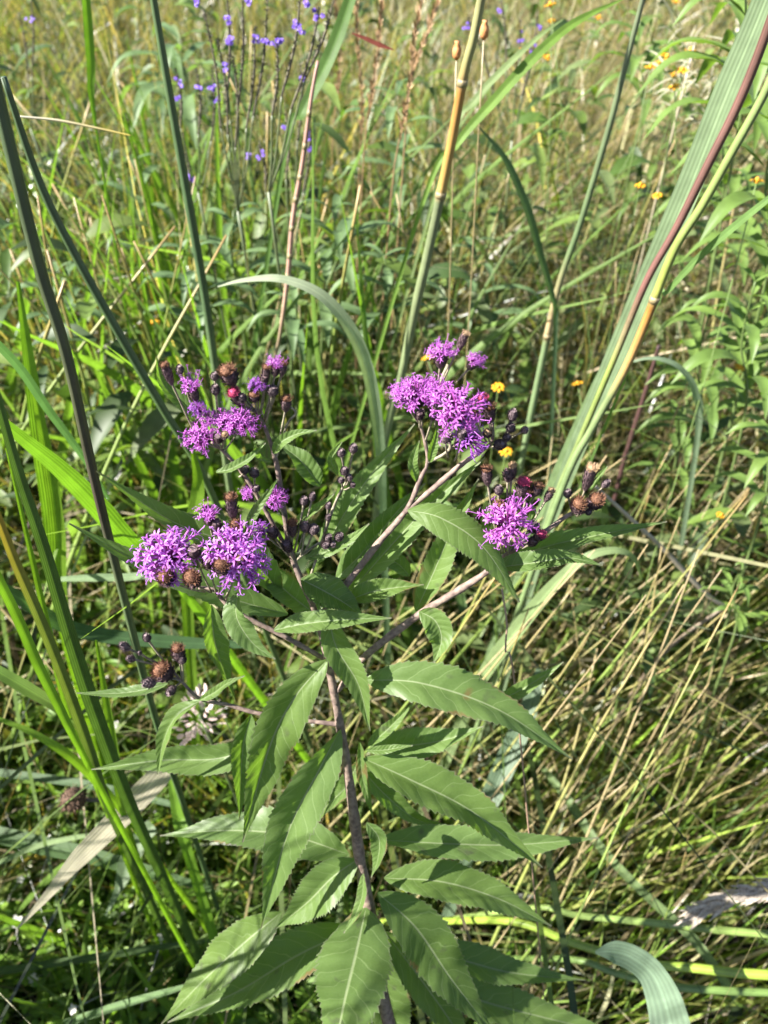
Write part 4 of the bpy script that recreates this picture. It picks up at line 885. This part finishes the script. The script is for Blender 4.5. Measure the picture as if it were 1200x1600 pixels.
# vervain: dark thin spikes with a ring of tiny violet flowers
def vervain_spike(x0, y0, x1, y1, Y, root, blooms):
    a = atY(x0, y0, Y); b = atY(x1, y1, Y); mb = MB(); path = smooth_path([a, a.lerp(b, .5) + Vector((.004, 0, 0)), b], 50)
    tube(mb, path, [.0006, .0014, .0017, .0014], 6); rs = random.Random(int(x0 + y0))
    for i in range(90):
        p = path[rs.randint(0, 40)]; d = Vector((rs.uniform(-1, 1), rs.uniform(-1, 1), rs.uniform(.2, 1))).normalized(); s = d.orthogonal().normalized() * .0007
        mb.add([p - s, p + s, p + d * .0042 + s * .6, p + d * .0042 - s * .6], [(0, 1, 2, 3)])
    base = root.location; o = mb.obj('spike', M_VSPIKE, root, base); o.location = (0, 0, 0)
    for (fx, fy, r) in blooms:
        c = atY(fx, fy, Y - .006); mb = MB(); 
        for j in range(4):
            cc = c + Vector((rs.uniform(-1, 1), rs.uniform(-1, 1), rs.uniform(-1, 1))) * r * Y / F * .8
            for k in range(5):
                th = k * 1.2566 + j; n0 = Vector((rs.uniform(-.4, .4), -.8, .6)).normalized(); e1 = n0.orthogonal().normalized(); e2 = n0.cross(e1); d = e1 * math.cos(th) + e2 * math.sin(th)
                ribbon(mb, [cc, cc + d * .0014 + n0 * .0004, cc + d * .0029], [.0008, .0026, .0014], (0, 0, 0), n0, .1, across=1)
        o = mb.obj('bloom', M_VIOLET, root, base); o.location = (0, 0, 0)
VR = atz(400, 560, 0)
def vervain(bx, by, Y, spikes, label):
    j = atY(bx, by, Y); base = Vector((j.x, j.y + .02, 0)); e = empty('vervain', base, label, 'flower', 'violet-flowered spiky plants')
    mb = MB(); tube(mb, smooth_path([base, base.lerp(j, .5) + Vector((.01, 0, 0)), j], 16), .0022, 6, (.07, .09, .04))
    for s in spikes: 
        b = atY(s[2], s[3], Y); tube(mb, smooth_path([j, j.lerp(b, .5) + Vector((0, .0, -.01)), b], 12), .0012, 6, (.09, .11, .05))
    o = mb.obj('stem', M_STALK, e, base); o.location = (0, 0, 0)
    for s in spikes: vervain_spike(*s[:4], Y, e, s[4])
vervain(372, 330, 1.05, [(352, -30, 356, 140, [(358, 32, 6), (357, 60, 5), (355, 105, 6)]), (378, -20, 372, 170, [(386, 5, 6), (360, 62, 5)]), (320, 20, 345, 200, [(305, 5, 5)]), (398, 40, 385, 200, [(400, 62, 6)]), (418, 0, 396, 180, [(425, 65, 8)]), (340, 60, 356, 210, []), (365, 90, 368, 230, [])], 'violet-flowered plant with thin dark spikes, just right of the dark stalk')
vervain(420, 300, .98, [(470, -10, 440, 150, [(480, 8, 6), (463, 38, 5)]), (500, 10, 455, 170, [(497, 22, 8), (472, 47, 5)]), (524, -10, 478, 120, []), (432, 60, 425, 180, [(415, 68, 5), (436, 60, 6)])], 'violet-flowered plant with spikes fanning to the right at the top')
vervain(452, 420, 1.1, [(447, 180, 447, 280, [(447, 199, 6), (447, 227, 6)]), (484, 190, 474, 300, [(483, 212, 6), (480, 232, 6)]), (405, 225, 415, 300, [(391, 243, 6), (407, 243, 7)]), (470, 100, 465, 220, [(472, 120, 5)])], 'low violet-flowered plant beside the pink brown stem')
vervain(310, 300, 1.15, [(275, 110, 282, 200, [(279, 128, 6), (277, 155, 4)]), (308, 110, 310, 210, [(309, 134, 6)]), (332, 110, 330, 220, [(331, 134, 6), (338, 159, 7)]), (290, 240, 296, 310, [(290, 270, 5), (298, 278, 5)])], 'short violet-flowered plant next to the dark green stalk')
vervain(48, 200, 1.5, [(48, -10, 50, 120, [(48, 35, 7)]), (30, 20, 44, 130, [])], 'violet-flowered spike alone at the top left corner')
vervain(800, 220, 1.5, [(812, 30, 806, 130, [(811, 56, 7)]), (840, 20, 822, 130, [(840, 38, 6)]), (832, 60, 815, 150, [(831, 76, 6)]), (783, 0, 790, 110, [(783, 20, 5)]), (728, 20, 770, 140, [(730, 40, 6)])], 'faint violet-flowered plant in the tan meadow at the top')

# orange capsules on thin stems
for (x, y, l) in ((714, 80, 'orange brown seed capsule left of the jointed stalk'), (757, 48, 'orange brown seed capsule right of the jointed stalk')):
    c = atY(x, y, .9); base = Vector((c.x + .01, c.y + .03, 0)); e = empty('seed_capsule_plant', base, l, 'seed capsule')
    mb = MB(); tube(mb, [c + ZUP * z for z in (-.008, -.005, 0, .004, .007, .009)], [.0015, .0042, .005, .004, .0024, .0032], 10); o = mb.obj('capsule', M_CAPSULE, e, base); o.location = (0, 0, 0)
    mb = MB(); tube(mb, smooth_path([base, base.lerp(c, .6) + Vector((.01, 0, 0)), c - ZUP * .008], 14), .0009, 5, (.2, .16, .08)); o = mb.obj('stem', M_STALK, e, base); o.location = (0, 0, 0)

# round brown seed head, lower left
c = atz(115, 1249, .58); base = Vector((c.x + .08, c.y - .02, 0)); e = empty('brown_seed_head', base, 'round dark brown bristly seed head on a curved stalk at the lower left', 'seed head')
mb = MB(); rs = random.Random(3); r = 20 * depth(c) / F
for i in range(7): pass
tube(mb, [c + Vector((-.1, -.3, .9)).normalized() * r * k for k in (-.95, -.6, 0, .5, .85, .98)], [r * .3, r * .75, r * .95, r * .8, r * .45, r * .1], 12)
for i in range(260):
    zz = 1 - 2 * (i + .5) / 260; th = i * 2.39996; d = Vector((math.sqrt(1 - zz * zz) * math.cos(th), math.sqrt(1 - zz * zz) * math.sin(th), zz)); s = d.orthogonal().normalized() * r * .07
    p = c + d * r * .8; q = c + (d + Vector((rs.uniform(-.2, .2), rs.uniform(-.2, .2), rs.uniform(-.2, .2)))) * r * rs.uniform(.9, 1.3); mb.add([p - s, p + s, q], [(0, 1, 2)])
o = mb.obj('seed_ball', M_SOILY, e, base); o.location = (0, 0, 0)
mb = MB(); tube(mb, smooth_path([c, atz(160, 1252, .57), atz(188, 1272, .52), atz(205, 1340, .32), base], 24), .0026, 6, (.05, .045, .035)); o = mb.obj('stem', M_STALK, e, base); o.location = (0, 0, 0)

# grey dry grass head, lower right
pp = wpts([(1092, 1425), (1130, 1408), (1170, 1398), (1240, 1385)], z=[.46, .48]); base = Vector((pp[-1].x + .1, pp[-1].y, 0)); e = empty('grey_grass_head', base, 'fluffy pale grey dried grass seed head at the lower right edge', 'seed head')
mb = MB(); path = smooth_path(pp, 40); T_ = tangents(path); rs = random.Random(9)
tube(mb, path, [.001, .003, .0035, .003], 6, (.4, .35, .28))
for i in range(300):
    k = rs.randint(0, 39); p = path[k]; sgn = -1
    d = (T_[k] * sgn * rs.uniform(.8, 1.3) + Vector((rs.uniform(-1, 1), rs.uniform(-1, 1), rs.uniform(-1, 1))) * .32).normalized(); l = rs.uniform(.016, .034); off = Vector((rs.uniform(-1, 1), rs.uniform(-1, 1), rs.uniform(-1, 1))) * .006
    ribbon(mb, [p + off, p + off + d * l * .45, p + off + d * l], [.0014, .0046, .0003], (.45, .4, .34), None, .35, across=1)
o = mb.obj('spikelets', M_GREYSEED, e, base); o.location = (0, 0, 0)
mb = MB(); tube(mb, smooth_path([pp[-1], pp[-1] + Vector((.06, .02, -.08)), base], 12), .0015, 6, (.3, .26, .18)); o = mb.obj('stem', M_STALK, e, base); o.location = (0, 0, 0)

# pale blurred blossom behind the small bud cluster
c = atz(312, 1118, .60); base = Vector((c.x, c.y + .03, 0)); e = empty('pale_blossom', base, 'pale pinkish ragged blossom half hidden behind the small lower left bud cluster', 'flower')
mb = MB(); rs = random.Random(5)
for i in range(90):
    d = Vector((rs.gauss(0, 1), rs.gauss(0, 1), rs.gauss(0, .8))).normalized(); p = c + Vector((d.x * .028, d.y * .04, d.z * .016)) * rs.uniform(.3, 1); s = (d + ZUP * .6).normalized()
    ribbon(mb, [p, p + s * .006, p + s * .012], [.002, .007, .003], (0, 0, 0), s.orthogonal(), .3, across=1)
o = mb.obj('petals', M_PINK, e, base); o.location = (0, 0, 0)
mb = MB(); tube(mb, smooth_path([base, base.lerp(c, .5) + Vector((.01, 0, 0)), c], 10), .002, 6, (.07, .1, .04)); o = mb.obj('stem', M_STALK, e, base); o.location = (0, 0, 0)

# tiny white flowers over the clover
mb = MB()
for k in range(5):
    th = k * 1.2566; d = Vector((math.cos(th), math.sin(th), .15)); ribbon(mb, [d * .0006, d * .0035, d * .0062], [.0012, .0048, .0022], (0, 0, 0), ZUP, .15, across=1)
tube(mb, [Vector((0, 0, -.10)), Vector((.004, 0, -.05)), Vector((0, 0, 0))], .0005, 4)
wm = mb.mesh('white_flower', M_WHITE)
for i in range(70):
    x, y = (random.gauss(150, 70), random.gauss(930, 110)) if i < 55 else (random.uniform(0, 260), random.uniform(1100, 1580))
    o = bpy.data.objects.new('white_flower', wm); COL.objects.link(o); o.location = atz(x, y, random.uniform(.14, .30)); o.rotation_euler = (random.uniform(-.5, .5), random.uniform(-.5, .5), random.uniform(0, 6)); s = random.uniform(.8, 1.5); o.scale = (s, s, s)
    tag(o, 'tiny white flower among the small green leaves at the left', 'flower', 'tiny white flowers at the left')

# ================================================================= LEAFY PLANTS (right and upper right)
def leafy_plant(top, bot, Y, n, lpx, wr, col, label, seed, group='leafy plants at the right'):
    rs = random.Random(seed); a = atY(*top, Y); b = atY(*bot, Y); P = [a, a.lerp(b, .5) + Vector((rs.uniform(-.015, .015), .01, 0)), b] + root_down(a, b); path = smooth_path(P, 50)
    base = path[-1].copy(); e = empty('leafy_plant', base, label, 'plant', group); mb = MB(); tube(mb, path, [.0012, .0022, .003, .0035], 7, (.09, .13, .04)); o = mb.obj('stem', M_STALK, e, base); o.location = (0, 0, 0)
    m = int(50 * (b - a).length / ((b - a).length + (path[-1] - b).length) * 1.15) or 20
    for i in range(n):
        t = (i + .3) / n; p = path[min(49, int(t * m))]; az = i * 2.4 + rs.uniform(-.4, .4) if seed % 2 else (i // 2) * 1.57 + (i % 2) * math.pi + rs.uniform(-.3, .3)
        l = lpx * Y / F * 1.25 * (.45 + .75 * min(1, t * 2.2)) * rs.uniform(.85, 1.15); d = Vector((math.cos(az), math.sin(az), 0)); r = rs.uniform(.2, .6)
        pts = [p, p + d * l * .35 + ZUP * l * r * .45, p + d * l * .72 + ZUP * l * r * .45, p + d * l + ZUP * l * (r * .3 - .22)]
        c = lerpc(col, (col[0] * 1.4, col[1] * 1.3, col[2] * 1.2), rs.random()); w = l * wr; mb = MB()
        ribbon(mb, smooth_path(pts, 14), lambda t: w * max(.03, (t ** .75 * (1 - t) ** 1.0) / .40), c, ZUP + d * -.2, .3, rs.uniform(-.3, .3), 2, .06)
        o = mb.obj('leaf', M_HERB, e, base); o.location = (0, 0, 0)
LP = [((1165, -10), (1150, 220), 1.05, 14, 110, 'leafy green plant at the top right corner behind the striped blade'), ((1235, 120), (1200, 420), .90, 14, 120, 'leafy green plant cut by the right edge, upper half'),
      ((1130, 230), (1110, 420), 1.25, 12, 90, 'small leafy plant behind the jointed stalk at the right'), ((1180, 440), (1165, 640), .85, 14, 110, 'leafy light green plant at the right edge above the straw stems'),
      ((1110, 480), (1095, 660), .95, 12, 95, 'leafy plant between the orange stalk and the right edge'), ((1215, 640), (1190, 800), .70, 10, 90, 'leafy plant at the right edge among the straw stems'),
      ((1060, 640), (1050, 760), .95, 10, 75, 'low leafy plant behind the leaning straw stems'), ((1000, 30), (1005, 160), 1.6, 10, 60, 'leafy plant among the yellow flowers'), ((1165, 880), (1150, 980), .66, 10, 60, 'low leafy sprig in the right-hand tussock')]
for i, (a, b, Y, n, l, lab) in enumerate(LP): leafy_plant(a, b, Y, n + 6, l * .82, .28, (.075, .125, .03), lab, i)
LP2 = [((300, 395), (315, 520), 1.0, 10, 80, 'grey green leafy plant right of the dark stalk'), ((365, 330), (375, 470), 1.15, 10, 75, 'leafy plant below the violet spikes'), ((520, 330), (505, 480), 1.1, 12, 85, 'leafy plant above the pale arching blade'), ((600, 400), (590, 520), 1.05, 10, 75, 'leafy plant left of the long green stalk'),
       ((460, 470), (455, 560), .95, 8, 70, 'leafy plant under the pale arching blade'), ((90, 420), (110, 540), 1.1, 10, 70, 'leafy plant at the left behind the leaning stalk'), ((740, 380), (745, 520), 1.3, 10, 70, 'leafy plant under the dusky drooping blade'), ((210, 250), (220, 400), 1.4, 10, 60, 'leafy plant left of the dark stalk'), ((620, 130), (630, 300), 1.5, 12, 70, 'leafy plant behind the brown tassels'), ((280, 60), (290, 200), 1.7, 12, 80, 'leafy plant behind the top of the dark stalk')]
for i, (a, b, Y, n, l, lab) in enumerate(LP2): leafy_plant(a, b, Y, n, l, .24, (.07, .115, .05), lab, i + 20, 'leafy plants in the meadow')
# silvery dry brush, top right
c0 = atY(1075, 110, 1.3); base = Vector((c0.x, c0.y, 0)); e = empty('dry_brush', base, 'silvery white dry tuft of narrow leaves at the top right', 'dry plant')
mb = MB(); rs = random.Random(2)
for i in range(45):
    p = atY(rs.uniform(1040, 1110), rs.uniform(40, 190), 1.3 + rs.uniform(-.05, .05)); d = Vector((rs.uniform(-1, 1), rs.uniform(-.6, .6), rs.uniform(-.5, .8))).normalized(); l = rs.uniform(.03, .07)
    ribbon(mb, smooth_path([p, p + d * l * .5 + ZUP * .006, p + d * l], 6), [.001, .004, .0005], (.30, .28, .21), None, .3, across=1)
o = mb.obj('dry_leaves', M_BLADE, e, base); o.location = (0, 0, 0)
mb = MB(); tube(mb, smooth_path([base, base.lerp(c0, .5), c0 + ZUP * .04], 10), .002, 6, (.25, .22, .15)); o = mb.obj('stem', M_STALK, e, base); o.location = (0, 0, 0)
